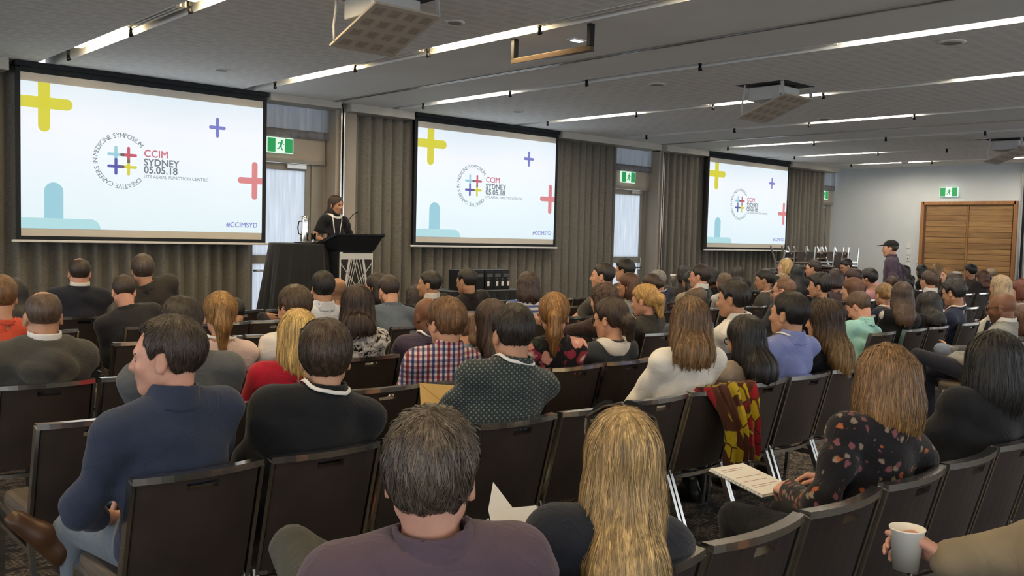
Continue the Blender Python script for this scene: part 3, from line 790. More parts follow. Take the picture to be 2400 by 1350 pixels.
# hand template: wrist at origin, fingers along +y, palm facing -z, thumb towards -x
def make_hand(curl, spread=.1, st=.0042):
    xs_, ys_, zs_ = axis(-.1, .07, st), axis(-.035, .22, st), axis(-.12, .045, st); f = Field(xs_, ys_, zs_)
    f.add(Cap((0, -.006, 0), (0, .02, 0), .024, .026, (0, 0, 1), .8), .01)
    f.add(Ell((0, .055, 0), (.040, .052, .017)), .015)
    for i, (x, l) in enumerate(((-.030, .90), (-.010, 1.0), (.011, .95), (.030, .76))):
        p = V(x, .092-abs(x+.008)*.35, .002); a = math.radians(8); L3 = (.042*l, .028*l, .022*l); r = (.0092, .0082, .0074)
        dirx = math.sin((x)*4*spread*8)
        f.add(Cap(V(x*.7, .05, 0), p, .012, .0098), .008)
        for j in range(3):
            a += math.radians(curl[j]); d = V(dirx*.25, math.cos(a), -math.sin(a)); e = p+d*L3[j]
            f.add(Cap(p, e, r[j], r[j]*.9), .0035); p = e
    t = V(-.026, .018, -.006)
    for d, l, r in ((V(-.62, .68, -.38), .045, .0125), (V(-.35, .82, -.45), .034, .0105), (V(-.1, .85, -.5), .027, .009)):
        d = d/np.linalg.norm(d); e = t+d*l; f.add(Cap(t, e, r, r*.9), .007); t = e
    return f.net()
HANDS = {}
for _n, _c in (('cup', (34, 48, 34)), ('relax', (28, 32, 20)), ('grip', (42, 48, 32)), ('open', (8, 10, 8)), ('fist', (75, 85, 50))):
    for _s, _st in (('', .0060), ('_mid', .0088), ('_low', .0112)): HANDS[_n+_s] = make_hand(_c, st=_st)
def put_hand(kind, wrist, d, palm, side, s=1.0):
    v, q = HANDS[kind]; y = d/np.linalg.norm(d); z = -(palm-y*(palm@y)); z = z/np.linalg.norm(z); x = np.cross(y, z)
    v = v.copy()*s
    if side > 0: pass
    else: v = v*V(-1, 1, 1); q = q[:, ::-1]
    return wrist+v[:, :1]*x+v[:, 1:2]*y+v[:, 2:]*z, q

# ---------------------------------------------------------------- skin and hair materials
SKIN = {'fair': '#c99a7d', 'pink': '#cf9c86', 'tan': '#b98d70', 'olive': '#a87d60', 'brown': '#765039', 'dark': '#5f3d29', 'pale': '#d3aa90'}
def m_skin(k):
    n = 'skin_'+k
    if n in MATS: return MATS[n]
    m, nt, b = nodes_of(n); c = srgb(SKIN[k]); co = coords(nt)
    nz = N(nt, 'ShaderNodeTexNoise', Scale=16.0, Detail=4.0); L(nt, co, nz.inputs['Vector'])
    L(nt, ramp(nt, nz.outputs['Fac'], [(.3, (c[0]*.86, c[1]*.80, c[2]*.78)), (.7, (c[0]*1.06, c[1]*1.04, c[2]*1.02))]), b.inputs['Base Color'])
    b.inputs['Roughness'].default_value = .5; b.inputs['Subsurface Weight'].default_value = .0
    n2 = N(nt, 'ShaderNodeTexNoise', Scale=320.0); L(nt, co, n2.inputs['Vector']); bump(nt, b, n2.outputs['Fac'], .12, .002)
    MATS[n] = m; return m
def m_lip(k): 
    c = srgb(SKIN[k]); return plain('lip_'+k, (c[0]*.82, c[1]*.52, c[2]*.5), .45, 0, .05)
def m_stub(k, hc):
    a = srgb(SKIN[k]); h = srgb(hc); return plain('stubble_'+k+hc, tuple(a[i]*.45+h[i]*.55 for i in range(3)), .6, 0, .15, 60)
def m_hair(col, col2=None, zlo=-.3, zhi=0.0, curly=False):
    """streaked hair; col2 = colour of the ends"""
    n = f'hair_{col}_{col2}_{zlo:.2f}_{curly}'
    if n in MATS: return MATS[n]
    m, nt, b = nodes_of(n); c = srgb(col); _k = 1.28 if max(c) < .12 else 1.1; c = tuple(x*_k+.006 for x in c)
    co = coords(nt, (1, 1, 1) if curly else (1, 1, .10))
    nz = N(nt, 'ShaderNodeTexNoise', Scale=90.0, Detail=5.0, Distortion=(1.2 if curly else .3)); L(nt, co, nz.inputs['Vector'])
    base = ramp(nt, nz.outputs['Fac'], [(.28, tuple(x*.45 for x in c)), (.52, c), (.74, tuple(min(1, x*1.7) for x in c))])
    if col2:
        d = srgb(col2); t = N(nt, 'ShaderNodeTexCoord'); sp = N(nt, 'ShaderNodeSeparateXYZ'); L(nt, t.outputs['Object'], sp.inputs[0])
        mr = N(nt, 'ShaderNodeMapRange'); mr.inputs[1].default_value = zhi; mr.inputs[2].default_value = zlo; L(nt, sp.outputs[2], mr.inputs[0])
        e = ramp(nt, nz.outputs['Fac'], [(.28, tuple(x*.5 for x in d)), (.52, d), (.74, tuple(min(1, x*1.4) for x in d))])
        base = mixc(nt, mr.outputs[0], base, e)
    at = N(nt, 'ShaderNodeAttribute', attribute_name='tone'); ml = N(nt, 'ShaderNodeVectorMath', operation='SCALE'); L(nt, base, ml.inputs[0]); L(nt, at.outputs['Fac'], ml.inputs['Scale']); base = ml.outputs[0]
    L(nt, base, b.inputs['Base Color']); b.inputs['Roughness'].default_value = .5; b.inputs['Specular IOR Level'].default_value = .5
    b.inputs['Anisotropic'].default_value = .4
    bump(nt, b, nz.outputs['Fac'], .5, .006); MATS[n] = m; return m

# ---------------------------------------------------------------- cloth materials
def cloth(kind, *cols):
    n = 'cloth_'+kind+'_'+'_'.join(cols)
    if n in MATS: return MATS[n]
    m, nt, b = nodes_of(n); co = coords(nt); C_ = [srgb(c) for c in cols]
    b.inputs['Roughness'].default_value = .85; b.inputs['Specular IOR Level'].default_value = .25; b.inputs['Sheen Weight'].default_value = .12
    w = N(nt, 'ShaderNodeTexNoise', Scale=420.0, Detail=2.0); L(nt, co, w.inputs['Vector'])
    wr = N(nt, 'ShaderNodeTexNoise', Scale=5.5, Detail=2.0, Distortion=1.6); L(nt, co, wr.inputs['Vector'])
    rd = ramp(nt, wr.outputs['Fac'], [(.30, (.6, .6, .6)), (.42, (.2, .2, .2)), (.47, (.9, .9, .9)), (.52, (.25, .25, .25)), (.60, (.8, .8, .8)), (.70, (.3, .3, .3))], 'B_SPLINE')
    b1 = N(nt, 'ShaderNodeBump'); b1.inputs['Strength'].default_value = .5; b1.inputs['Distance'].default_value = .0075; L(nt, rd, b1.inputs['Height'])
    b2 = N(nt, 'ShaderNodeBump'); b2.inputs['Strength'].default_value = .3; b2.inputs['Distance'].default_value = .003; L(nt, w.outputs['Fac'], b2.inputs['Height'])
    L(nt, b1.outputs[0], b2.inputs['Normal']); L(nt, b2.outputs[0], b.inputs['Normal'])
    sep = N(nt, 'ShaderNodeSeparateXYZ'); L(nt, co, sep.inputs[0])
    def wave(sock, sc, th, off=0):
        mu = N(nt, 'ShaderNodeMath', operation='MULTIPLY_ADD'); L(nt, sock, mu.inputs[0]); mu.inputs[1].default_value = sc; mu.inputs[2].default_value = off
        fr = N(nt, 'ShaderNodeMath', operation='FRACT'); L(nt, mu.outputs[0], fr.inputs[0])
        lt = N(nt, 'ShaderNodeMath', operation='LESS_THAN'); L(nt, fr.outputs[0], lt.inputs[0]); lt.inputs[1].default_value = th; return lt.outputs[0]
    def vor(sc, lo, hi, feature='F1', rnd=1.0, vec=None):
        v = N(nt, 'ShaderNodeTexVoronoi', feature=feature); v.inputs['Scale'].default_value = sc; v.inputs['Randomness'].default_value = rnd
        L(nt, vec or co, v.inputs['Vector']); return ramp(nt, v.outputs['Distance'], [(lo, (1, 1, 1)), (hi, (0, 0, 0))]), v
    def half(a, c): 
        s_ = N(nt, 'ShaderNodeMath', operation='MULTIPLY_ADD'); L(nt, a, s_.inputs[0]); s_.inputs[1].default_value = .5
        s2 = N(nt, 'ShaderNodeMath', operation='MULTIPLY'); L(nt, c, s2.inputs[0]); s2.inputs[1].default_value = .5; L(nt, s2.outputs[0], s_.inputs[2]); return s_.outputs[0]
    if kind == 'plain':
        c = ramp(nt, wr.outputs['Fac'], [(.3, tuple(x*.88 for x in C_[0])), (.7, tuple(min(1, x*1.08) for x in C_[0]))])
    elif kind == 'check':      # gingham with two stripe colours
        sx = N(nt, 'ShaderNodeVectorMath', operation='DOT_PRODUCT'); sx.inputs[1].default_value = (.9, -.6, 0); L(nt, co, sx.inputs[0]); sx = type('S', (), {'outputs': [sx.outputs['Value']]})
        a = wave(sx.outputs[0], 34, .5); a2 = wave(sx.outputs[0], 17, .5); h_ = wave(sep.outputs[2], 34, .5); h2 = wave(sep.outputs[2], 17, .5)
        ca = mixc(nt, a, C_[0], mixc(nt, a2, C_[1], C_[2])); cb = mixc(nt, h_, C_[0], mixc(nt, h2, C_[1], C_[2]))
        mm = N(nt, 'ShaderNodeMix', data_type='RGBA', blend_type='MULTIPLY'); mm.inputs[0].default_value = .75; L(nt, ca, mm.inputs[6]); L(nt, cb, mm.inputs[7]); c = mm.outputs[2]
    elif kind == 'finecheck':
        c = mixc(nt, half(wave(sep.outputs[0], 70, .18), wave(sep.outputs[2], 70, .18)), C_[0], C_[1])
    elif kind == 'plaid':
        c = mixc(nt, half(wave(sep.outputs[0], 16, .45), wave(sep.outputs[2], 16, .45)), C_[0], C_[1])
    elif kind == 'stripe':
        c = mixc(nt, wave(sep.outputs[2], 21, .42), C_[0], C_[1])
        if len(C_) > 2: f_, _ = vor(15, .16, .22); c = mixc(nt, f_, c, C_[2])
    elif kind == 'dots':
        vv = N(nt, 'ShaderNodeVectorMath', operation='DOT_PRODUCT'); vv.inputs[1].default_value = (.8, -.6, 0); L(nt, co, vv.inputs[0]); acc = None
        for sg in (1, -1):
            a_ = N(nt, 'ShaderNodeMath', operation='MULTIPLY_ADD'); L(nt, sep.outputs[2], a_.inputs[0]); a_.inputs[1].default_value = sg; L(nt, vv.outputs['Value'], a_.inputs[2])
            m_ = N(nt, 'ShaderNodeMath', operation='MULTIPLY'); L(nt, a_.outputs[0], m_.inputs[0]); m_.inputs[1].default_value = 46
            f1 = N(nt, 'ShaderNodeMath', operation='FRACT'); L(nt, m_.outputs[0], f1.inputs[0]); s1 = N(nt, 'ShaderNodeMath', operation='SUBTRACT'); L(nt, f1.outputs[0], s1.inputs[0]); s1.inputs[1].default_value = .5
            p1_ = N(nt, 'ShaderNodeMath', operation='MULTIPLY'); L(nt, s1.outputs[0], p1_.inputs[0]); L(nt, s1.outputs[0], p1_.inputs[1])
            if acc is None: acc = p1_.outputs[0]
            else: ad_ = N(nt, 'ShaderNodeMath', operation='ADD'); L(nt, acc, ad_.inputs[0]); L(nt, p1_.outputs[0], ad_.inputs[1]); acc = ad_.outputs[0]
        c = mixc(nt, ramp(nt, acc, [(.035, (1, 1, 1)), (.06, (0, 0, 0))]), C_[0], C_[1])
    elif kind == 'floral':     # big flowers on dark
        n0 = N(nt, 'ShaderNodeTexNoise', Scale=22.0, Detail=2.0); L(nt, co, n0.inputs['Vector']); wv = mixc(nt, .05, co, n0.outputs['Color'])
        f1, v1 = vor(9.5, .42, .47, vec=wv); f2, _ = vor(9.5, .14, .30, vec=wv); f3, _ = vor(17, .26, .32, vec=wv)
        rnd = N(nt, 'ShaderNodeSeparateColor'); L(nt, v1.outputs['Color'], rnd.inputs[0])
        pet = mixc(nt, ramp(nt, rnd.outputs[0], [(.45, (0, 0, 0)), (.5, (1, 1, 1))]), C_[1], C_[2])
        c = mixc(nt, f3, C_[0], C_[4] if len(C_) > 4 else C_[0]); c = mixc(nt, f1, c, pet); c = mixc(nt, f2, c, C_[3])
    elif kind == 'smallfloral':
        n0 = N(nt, 'ShaderNodeTexNoise', Scale=40.0, Detail=2.0); L(nt, co, n0.inputs['Vector']); wv = mixc(nt, .03, co, n0.outputs['Color'])
        f1, v1 = vor(30, .26, .40, vec=wv); rnd = N(nt, 'ShaderNodeSeparateColor'); L(nt, v1.outputs['Color'], rnd.inputs[0])
        pet = ramp(nt, rnd.outputs[0], [(0, C_[0]), (.18, C_[1]), (.36, C_[2]), (.5, C_[0]), (.62, C_[3]), (.8, C_[2])], 'CONSTANT'); c = mixc(nt, f1, C_[0], pet)
    elif kind == 'leaves':
        mp = coords(nt, (9, 9, 4.5), rot=(0, .6, .3)); f1, v1 = vor(1.0, .33, .37, vec=mp); rnd = N(nt, 'ShaderNodeSeparateColor'); L(nt, v1.outputs['Color'], rnd.inputs[0])
        c = mixc(nt, f1, C_[0], mixc(nt, ramp(nt, rnd.outputs[1], [(.3, (0, 0, 0)), (.34, (1, 1, 1))]), C_[0], C_[1]))
    elif kind == 'paisley':
        n0 = N(nt, 'ShaderNodeTexNoise', Scale=6.0, Detail=2.0, Distortion=1.5); L(nt, co, n0.inputs['Vector']); wv = mixc(nt, .18, co, n0.outputs['Color'])
        wvn = N(nt, 'ShaderNodeTexWave', wave_type='RINGS', Scale=9.0, Distortion=9.0, Detail=2.5); L(nt, wv, wvn.inputs['Vector']); wvn.inputs['Detail Scale'].default_value = 1.6
        c = ramp(nt, wvn.outputs['Fac'], [(.42, C_[0]), (.52, C_[1])])
        f1, _ = vor(14, .12, .2, 'DISTANCE_TO_EDGE', vec=wv); c = mixc(nt, .35, c, f1)
    elif kind == 'denim':
        f_ = N(nt, 'ShaderNodeTexNoise', Scale=5.0, Detail=5.0); L(nt, co, f_.inputs['Vector']); c = ramp(nt, f_.outputs['Fac'], [(.3, C_[0]), (.7, C_[1])])
    elif kind == 'scarf':
        n0 = N(nt, 'ShaderNodeTexNoise', Scale=5.0, Detail=2.0); L(nt, co, n0.inputs['Vector']); wv = mixc(nt, .15, co, n0.outputs['Color'])
        v = N(nt, 'ShaderNodeTexVoronoi'); v.inputs['Scale'].default_value = 13; L(nt, wv, v.inputs['Vector']); rnd = N(nt, 'ShaderNodeSeparateColor'); L(nt, v.outputs['Color'], rnd.inputs[0])
        c = ramp(nt, rnd.outputs[0], [(0, C_[0]), (.38, C_[1]), (.62, C_[2]), (.8, C_[0])], 'CONSTANT')
        f1, _ = vor(13, .03, .06, 'DISTANCE_TO_EDGE', vec=wv); c = mixc(nt, f1, c, C_[2])
    L(nt, c, b.inputs['Base Color']); MATS[n] = m; return m
M_lan = None
def m_lanyard():
    global M_lan
    if M_lan is None: M_lan = plain('lanyard_ribbon', '#e6e3df', .6, 0, .04, 30)
    return M_lan
M_eye = plain('eye_white', '#d9d4cc', .25, 0, .02); M_iris = plain('eye_iris', '#2b1d14', .2, 0, .1)
M_lens = plain('sunglass_lens', '#17130f', .12, 0, .05, spec=.7)
class Ring:   # collar: thin shell round the axis a -> b
    def __init__(s, a, b, ra, rb, th, flatn=None, flat=1.0):
        s.a = np.array(a, float); s.b = np.array(b, float); s.ra, s.rb, s.th = ra, rb, th
        s.n = None if flatn is None else np.array(flatn, float); s.flat = flat
        r = max(ra, rb)+th*2; s.lo = np.minimum(s.a, s.b)-r; s.hi = np.maximum(s.a, s.b)+r
    def d(s, x, y, z):
        ab = s.b-s.a; Ln = np.linalg.norm(ab); ab = ab/Ln
        px, py, pz = x-F32(s.a[0]), y-F32(s.a[1]), z-F32(s.a[2]); t = px*ab[0]+py*ab[1]+pz*ab[2]
        qx, qy, qz = px-t*ab[0], py-t*ab[1], pz-t*ab[2]; r = s.ra+(s.rb-s.ra)*np.clip(t/Ln, 0, 1)
        rr = qx*qx+qy*qy+qz*qz
        if s.n is not None: m = qx*s.n[0]+qy*s.n[1]+qz*s.n[2]; rr = rr-m*m+(m/s.flat)**2
        d1 = np.abs(np.sqrt(rr)-r)-s.th; d2 = np.abs(t-Ln/2)-Ln/2
        return np.maximum(d1, d2)
def bounds(prims, pad=.02):
    lo = np.min([p.lo for p in prims], 0)-pad; hi = np.max([p.hi for p in prims], 0)+pad; return lo, hi
def grow(p, o):
    if isinstance(p, Cap):
        q = Cap(p.a, p.b, p.ra+o, p.rb+o, p.n, p.flat); return q
    return Ell(p.c, p.r+o, p.R)
def grad(F, P, e=.006):
    return np.stack([(F.at(P+V(e, 0, 0))-F.at(P-V(e, 0, 0))), (F.at(P+V(0, e, 0))-F.at(P-V(0, e, 0))), (F.at(P+V(0, 0, e))-F.at(P-V(0, 0, e)))], 1)/(2*e)
def project(F, P, off, it=3):
    for _ in range(it):
        g = grad(F, P); P = P-g*((F.at(P)-off)/np.maximum((g*g).sum(1), .2))[:, None]
    return P, grad(F, P)
HAIRLINE_Y = [-.14, -.075, -.04, -.028, -.024, .012, .016, .032, .042, .07, .1]
HAIRLINE_Z = [-.098, -.108, -.084, -.047, .012, .012, -.012, -.012, .034, .058, .066]

def hair_mesh(par, c, Rh, Rg, s, h, lod, nbase, ytorso):
    """c head centre, Rh head rotation, Rg yaw-only rotation"""
    st = (.0068, .0095, .0145)[lod]; sty = h['style']; th = h.get('th', .011); A = lambda *p: c+Rh@(V(*p)*s); G = lambda *p: c+Rg@(V(*p)*s)
    cap = Ell(A(0, -.016, .032), (V(.077, .099, .088)+V(th*.8, th, th))*s, Rh); prims = [(cap, .01)]
    Lh = h.get('len', .0); w = h.get('w', 1.0); cut_face = True
    if sty in ('long', 'bob', 'curly'):
        end = -.10-Lh; n_ = Rg[:, 1]
        prims.append((Cap(G(0, -.035, .02), G(0, -.045, -.09), .098*s*w, .100*s*w, n_, .82), .02))
        if sty == 'long':
            yb = min(-.06, ytorso)
            prims.append((Cap(G(0, -.045, -.08), G(0, yb*.8, -.10-Lh*.5), .100*s*w, .098*s*w, n_, .62), .03))
            prims.append((Cap(G(0, yb*.8, -.10-Lh*.5), G(0, yb, end+.05), .098*s*w, .074*s*w, n_, .45), .03))
        else:
            prims.append((Cap(G(0, -.045, -.08), G(0, -.04, end+.07), .100*s*w, .102*s*w, n_, .80), .025))
    tie = None
    if sty == 'ponytail':
        hz_ = h.get('hz', .045); k = h.get('len', .2); sx = h.get('sx', 0)
        prims += [(Cap(A(sx, -.105, hz_), A(sx, -.145, hz_-.005), .022*s, .026*s), .02), (Cap(A(sx, -.145, hz_-.005), G(sx*1.3, -.140, hz_-.09), .034*s, .042*s), .025),
                  (Cap(G(sx*1.3, -.140, hz_-.09), G(sx*1.5, -.115, hz_-k), .042*s, .014*s), .02)]
        tie = A(sx, -.118, hz_)
    if sty == 'bun':
        prims += [(Ell(A(h.get('sx', 0), -.118, h.get('hz', .03)), V(.048, .042, .045)*s*h.get('bs', 1), Rh), .012)]
        if h.get('loose'): prims.append((Cap(A(.0, -.12, h.get('hz', .03)), G(.02, -.13, -.11), .05*s, .028*s), .02))
    lo, hi = bounds([p for p, _ in prims], .03)
    if sty == 'long' or sty == 'bob': hi[2] += .01
    F = Field(axis(lo[0], hi[0], st), axis(lo[1], hi[1], st), axis(lo[2], hi[2], st))
    for p, k in prims: F.add(p, k)
    def shape(v, x, y, z):
        px, py, pz = x-F32(c[0]), y-F32(c[1]), z-F32(c[2])
        q = [(px*Rh[0, i]+py*Rh[1, i]+pz*Rh[2, i])/s for i in range(3)]
        if sty in ('short', 'fringe', 'ponytail', 'bun'):
            zl = np.interp(q[1], HAIRLINE_Y, HAIRLINE_Z) + (h.get('line', 0))
            if sty in ('ponytail', 'bun'): zl = zl-.012; far = q[1] < -.115; zl = np.where(far, -1, zl); 
            if sty == 'ponytail' or h.get('loose'): zl = np.where(q[1] < -.10, np.minimum(zl, -1), zl)
            tp_ = np.clip((q[2]-zl)/.034, 0, 1); v = v+np.where(zl > -.5, th*s*.92*(1-tp_)**1.6, 0)
            v = np.maximum(v, (zl-q[2])*s*.8)
            if h.get('recede'): # receding temples
                v = np.maximum(v, s*(.045-np.sqrt(((np.abs(q[0])-.05)/1.0)**2+(q[1]-.085)**2+(q[2]-.075)**2)))
            if sty == 'fringe' or h.get('crown'):
                rr = h.get('bald', .058); cy = h.get('by', -.01)
                v = np.maximum(v, s*(rr-np.sqrt((q[0]/1.0)**2+((q[1]-cy)/1.25)**2+((q[2]-.125)*.9)**2)))
            if h.get('part'):
                v = v+.006*np.exp(-((q[0]-h['part'])/.008)**2)*(q[2] > .08)
        else:
            # open the face
            fr = np.maximum(q[1]-(.028+.0*q[2]), 0)
            face = s*(1.0-np.sqrt((q[0]/.066)**2+((q[2]+.055)/.125)**2+np.minimum((q[1]-.1)/.075, 0)**2))*.06
            v = np.maximum(v, face)
            hem = c[2]-(.10+Lh)*s
            jag = h.get('jag', .012)*(np.sin(x*210+y*90)+np.sin(x*97-y*140+1)); v = np.maximum(v, hem+jag-z)
        if sty == 'curly' or h.get('curl'):
            a = h.get('curl', .010); v = v+a*(np.sin(x*95+2*np.sin(z*60))*np.sin(y*88+z*40)*np.sin(z*82+x*30))
        elif sty in ('long', 'bob'):
            ang = np.arctan2(px*Rg[0, 0]+py*Rg[1, 0], -(px*Rg[0, 1]+py*Rg[1, 1])); a = h.get('wave', .0025)
            v = v+a*(np.sin(ang*23+3*np.sin(z*h.get('wf', 9)))+.7*np.sin(ang*47+z*14))
        elif h.get('messy'):
            v = v+h['messy']*(np.sin(x*120+z*40)*np.sin(y*110-z*30)+.6*np.sin(x*60+y*75))
        elif sty in ('short',):
            v = v+.0016*np.sin(x*190+y*60+z*50)*np.sin(y*170+z*90)
        return v
    F.everywhere(shape)
    v, q = F.net()
    if h.get('strands', 0):
        n = int(h['strands']*(.68 if lod == 0 else .36)); up = v[:, 2] > (v[:, 2].min()+.02); cand = np.where(up)[0]
        base = v[RNG.choice(cand, n)]+RNG.normal(0, .003, (n, 3)); P, g = project(F, base, .001)
        longh = sty in ('long', 'bob', 'ponytail', 'curly'); segs = h.get('segs', 7 if longh else 4); stp = (.028 if longh else .013); crown = A(0, -.045, .12)
        offs = RNG.uniform(.0, .004 if longh else .003, n); lift = RNG.uniform(0, 1, n)**3*(.0016 if longh else h.get('lift', .0022)); ptsl = []; nrm = []; jit = RNG.normal(0, .18, (n, 3))
        for k in range(segs):
            gn = g/np.maximum(np.linalg.norm(g, axis=1), 1e-6)[:, None]; ptsl.append(P); nrm.append(gn)
            rad = P-crown; rad /= np.linalg.norm(rad, axis=1)[:, None]+1e-6
            d = (np.where((P[:, 2] < c[2]+.05)[:, None], V(0, 0, -1), rad*.8+V(0, 0, -.3)) if longh else rad)+jit*(.6 if longh else 1.0)
            if sty in ('ponytail', 'bun') and tie is not None: 
                hd = np.linalg.norm(P-c, axis=1) < .125*s; d = np.where(hd[:, None], (tie-P)/(np.linalg.norm(tie-P, axis=1)[:, None]+1e-6), d)
            d = d-gn*(d*gn).sum(1)[:, None]; d /= np.linalg.norm(d, axis=1)[:, None]+1e-6
            P = P+d*stp; P2, g2 = project(F, P, offs+lift*k, 1); mv = np.linalg.norm(P2-P, axis=1) < .02
            P = np.where(mv[:, None], P2, P); g = np.where(mv[:, None], g2, g)
        ptsl = np.stack(ptsl, 1); nrm = np.stack(nrm, 1); tan = np.gradient(ptsl, axis=1); side = np.cross(tan, nrm); side /= np.linalg.norm(side, axis=2)[:, :, None]+1e-6
        ok = (np.linalg.norm(np.diff(ptsl, axis=1), axis=2).max(1) < .045) & (np.abs(F.at(ptsl.reshape(-1, 3))).reshape(n, segs).max(1) < .022)
        ptsl, nrm, side = ptsl[ok], nrm[ok], side[ok]; n = int(ok.sum())
        wd = h.get('sw', .0016)*.72*np.linspace(1, .25, segs)[None, :, None]*RNG.uniform(.6, 1.4, (n, 1, 1))
        a = ptsl-side*wd+nrm*.0006; b_ = ptsl+side*wd+nrm*.0006
        tone = np.repeat(RNG.uniform(.55, 1.55, n), segs*2); nshell = len(v)
        sv = np.stack([a, b_], 2).reshape(-1, 3); o = len(v); idx = (np.arange(n)[:, None]*segs+np.arange(segs-1)[None, :]).ravel()*2+o
        sq = np.stack([idx, idx+1, idx+3, idx+2], 1); v = np.concatenate([v, sv]); q = np.concatenate([q, sq])
    mat = m_hair(h['col'], h.get('col2'), c[2]-(.14+Lh)*s, c[2]-.02, sty == 'curly')
    o = shade_mesh('hair', v, q, mat, par)
    at = o.data.attributes.new('tone', 'FLOAT', 'POINT'); tv = np.full(len(v), .92, F32)
    if h.get('strands', 0): tv[nshell:] = tone
    at.data.foreach_set('value', tv)
    if tie is not None and lod < 2:
        mb = MB(); a = A(0, -.1, 0)-A(0, 0, 0); a = a/np.linalg.norm(a); x_ = np.cross(a, V(0, 0, 1)); x_ /= np.linalg.norm(x_); u_ = np.cross(x_, a)
        mb.tube([tuple(tie+(x_*math.cos(t)+u_*math.sin(t))*.025*s) for t in np.linspace(0, 2*math.pi, 12, endpoint=False)], .005, 6, closed=True); mb.build('hair_tie', plain('hair_tie', h.get('tie', '#c2a878'), .7), o)
    return o

EYE_ME = None
def eyes_brows(par, c, R, s, col, lod, skin):
    global EYE_ME
    A = lambda *p: Vector(c+R@(V(*p)*s))
    if EYE_ME is None:
        mb = MB(); n, mth = 10, 6; vs = []; fs = []; mi = []
        for i in range(mth+1):
            ph = math.pi*i/mth
            for j in range(n): t = 2*math.pi*j/n; vs.append(Vector((math.sin(ph)*math.cos(t), math.cos(ph), math.sin(ph)*math.sin(t)))*.0128)
        for i in range(mth):
            for j in range(n): fs.append((i*n+j, i*n+(j+1) % n, (i+1)*n+(j+1) % n, (i+1)*n+j)); mi.append(1 if i < 2 else 0)
        mb.add(vs, fs, True); mb.mi = mi; EYE_ME = mb.mesh('eye'); EYE_ME.materials.append(M_eye); EYE_ME.materials.append(M_iris)
    for sx in (-1, 1):
        o = bpy.data.objects.new('eye', EYE_ME); COL.objects.link(o); o.parent = par
        o.matrix_local = Matrix.Translation(A(sx*.033, .0765, -.004)) @ Matrix([list(r) for r in R]).to_4x4() @ Matrix.Scale(s, 4)
        b = MB(); b.tube([A(sx*.016, .094, .0155), A(sx*.034, .0915, .0205), A(sx*.052, .079, .0155)], [.0035*s, .0038*s, .002*s], 6); b.build('eyebrow', plain('brow_'+col, col, .8), par)
def glasses(par, c, R, s, kind):
    A = lambda *p: Vector(c+R@(V(*p)*s)); col = {'dark': M_dark, 'brown': plain('tortoise_frame', '#3a2415', .3), 'wire': M_steel}[kind]
    o = MB(); r = .0022 if kind != 'wire' else .0014
    for sx in (-1, 1):
        lp = [A(sx*(.035+.026*math.cos(t)), .109-.02*abs(.035+.026*math.cos(t)-.01)/.06, -.004+.0185*math.sin(t)) for t in np.linspace(0, 2*math.pi, 14, endpoint=False)]
        o.tube(lp, r*s, 6, closed=True)
        o.tube([A(sx*.061, .092, .004), A(sx*.074, .06, .006), A(sx*.083, -.005, .008), A(sx*.084, -.03, -.012)], r*s, 6)
    o.tube([A(-.010, .112, .0), A(0, .116, .003), A(.010, .112, .0)], r*s, 6)
    g = o.build('glasses', col, par)
def sunglasses_up(par, c, R, s):
    A = lambda *p: Vector(c+R@(V(*p)*s)); g = MB()
    for sx in (-1, 1):
        g.tube([A(sx*.084, .03, .094), A(sx*.088, -.0, .06), A(sx*.080, -.04, .03)], .0035*s, 6)
    g.tube([A(-.084, .035, .096), A(-.04, .06, .119), A(0, .066, .126), A(.04, .06, .119), A(.084, .035, .096)], .004*s, 6)
    o = g.build('sunglasses', plain('sunglass_frame', '#2a1f16', .3), par)
    for sx in (-1, 1):
        l = MB(); pts = []
        for t in np.linspace(0, 2*math.pi, 16, endpoint=False): pts.append(A(sx*(.043+.030*math.cos(t)), .060-.02*math.cos(t)+.016*math.sin(t), .113+.016*math.sin(t)-.012*math.cos(t)))
        nrm = Vector(R@V(0, .5, .85)); vs = [p+nrm*.002 for p in pts]+[p-nrm*.002 for p in pts]; n = 16
        l.add(vs, [tuple(range(n)), tuple(reversed(range(n, 2*n)))]+[(i, n+i, n+(i+1) % n, (i+1) % n) for i in range(n)]); l.build('lens', M_lens, o)

SHOE = {}
def shoe_template(lod):
    if lod not in SHOE:
        k = (.0105, .017, .02)[lod]
        F = Field(axis(-.07, .07, k), axis(-.12, .24, k*1.15), axis(-.03, .15, k))
        F.add(Cap((0, -.045, .042), (0, .05, .045), .042, .043), .02); F.add(Cap((0, .05, .040), (0, .15, .030), .046, .036), .03); F.add(Cap((0, -.045, .05), (0, -.03, .11), .040, .043), .03)
        F.everywhere(lambda v, x, y, z: np.maximum(v, .004-z)); F.add(Cap((0, -.05, .008), (0, .15, .008), .040, .042, (0, 0, 1), .22), .004); SHOE[lod] = F.net()
    return SHOE[lod]

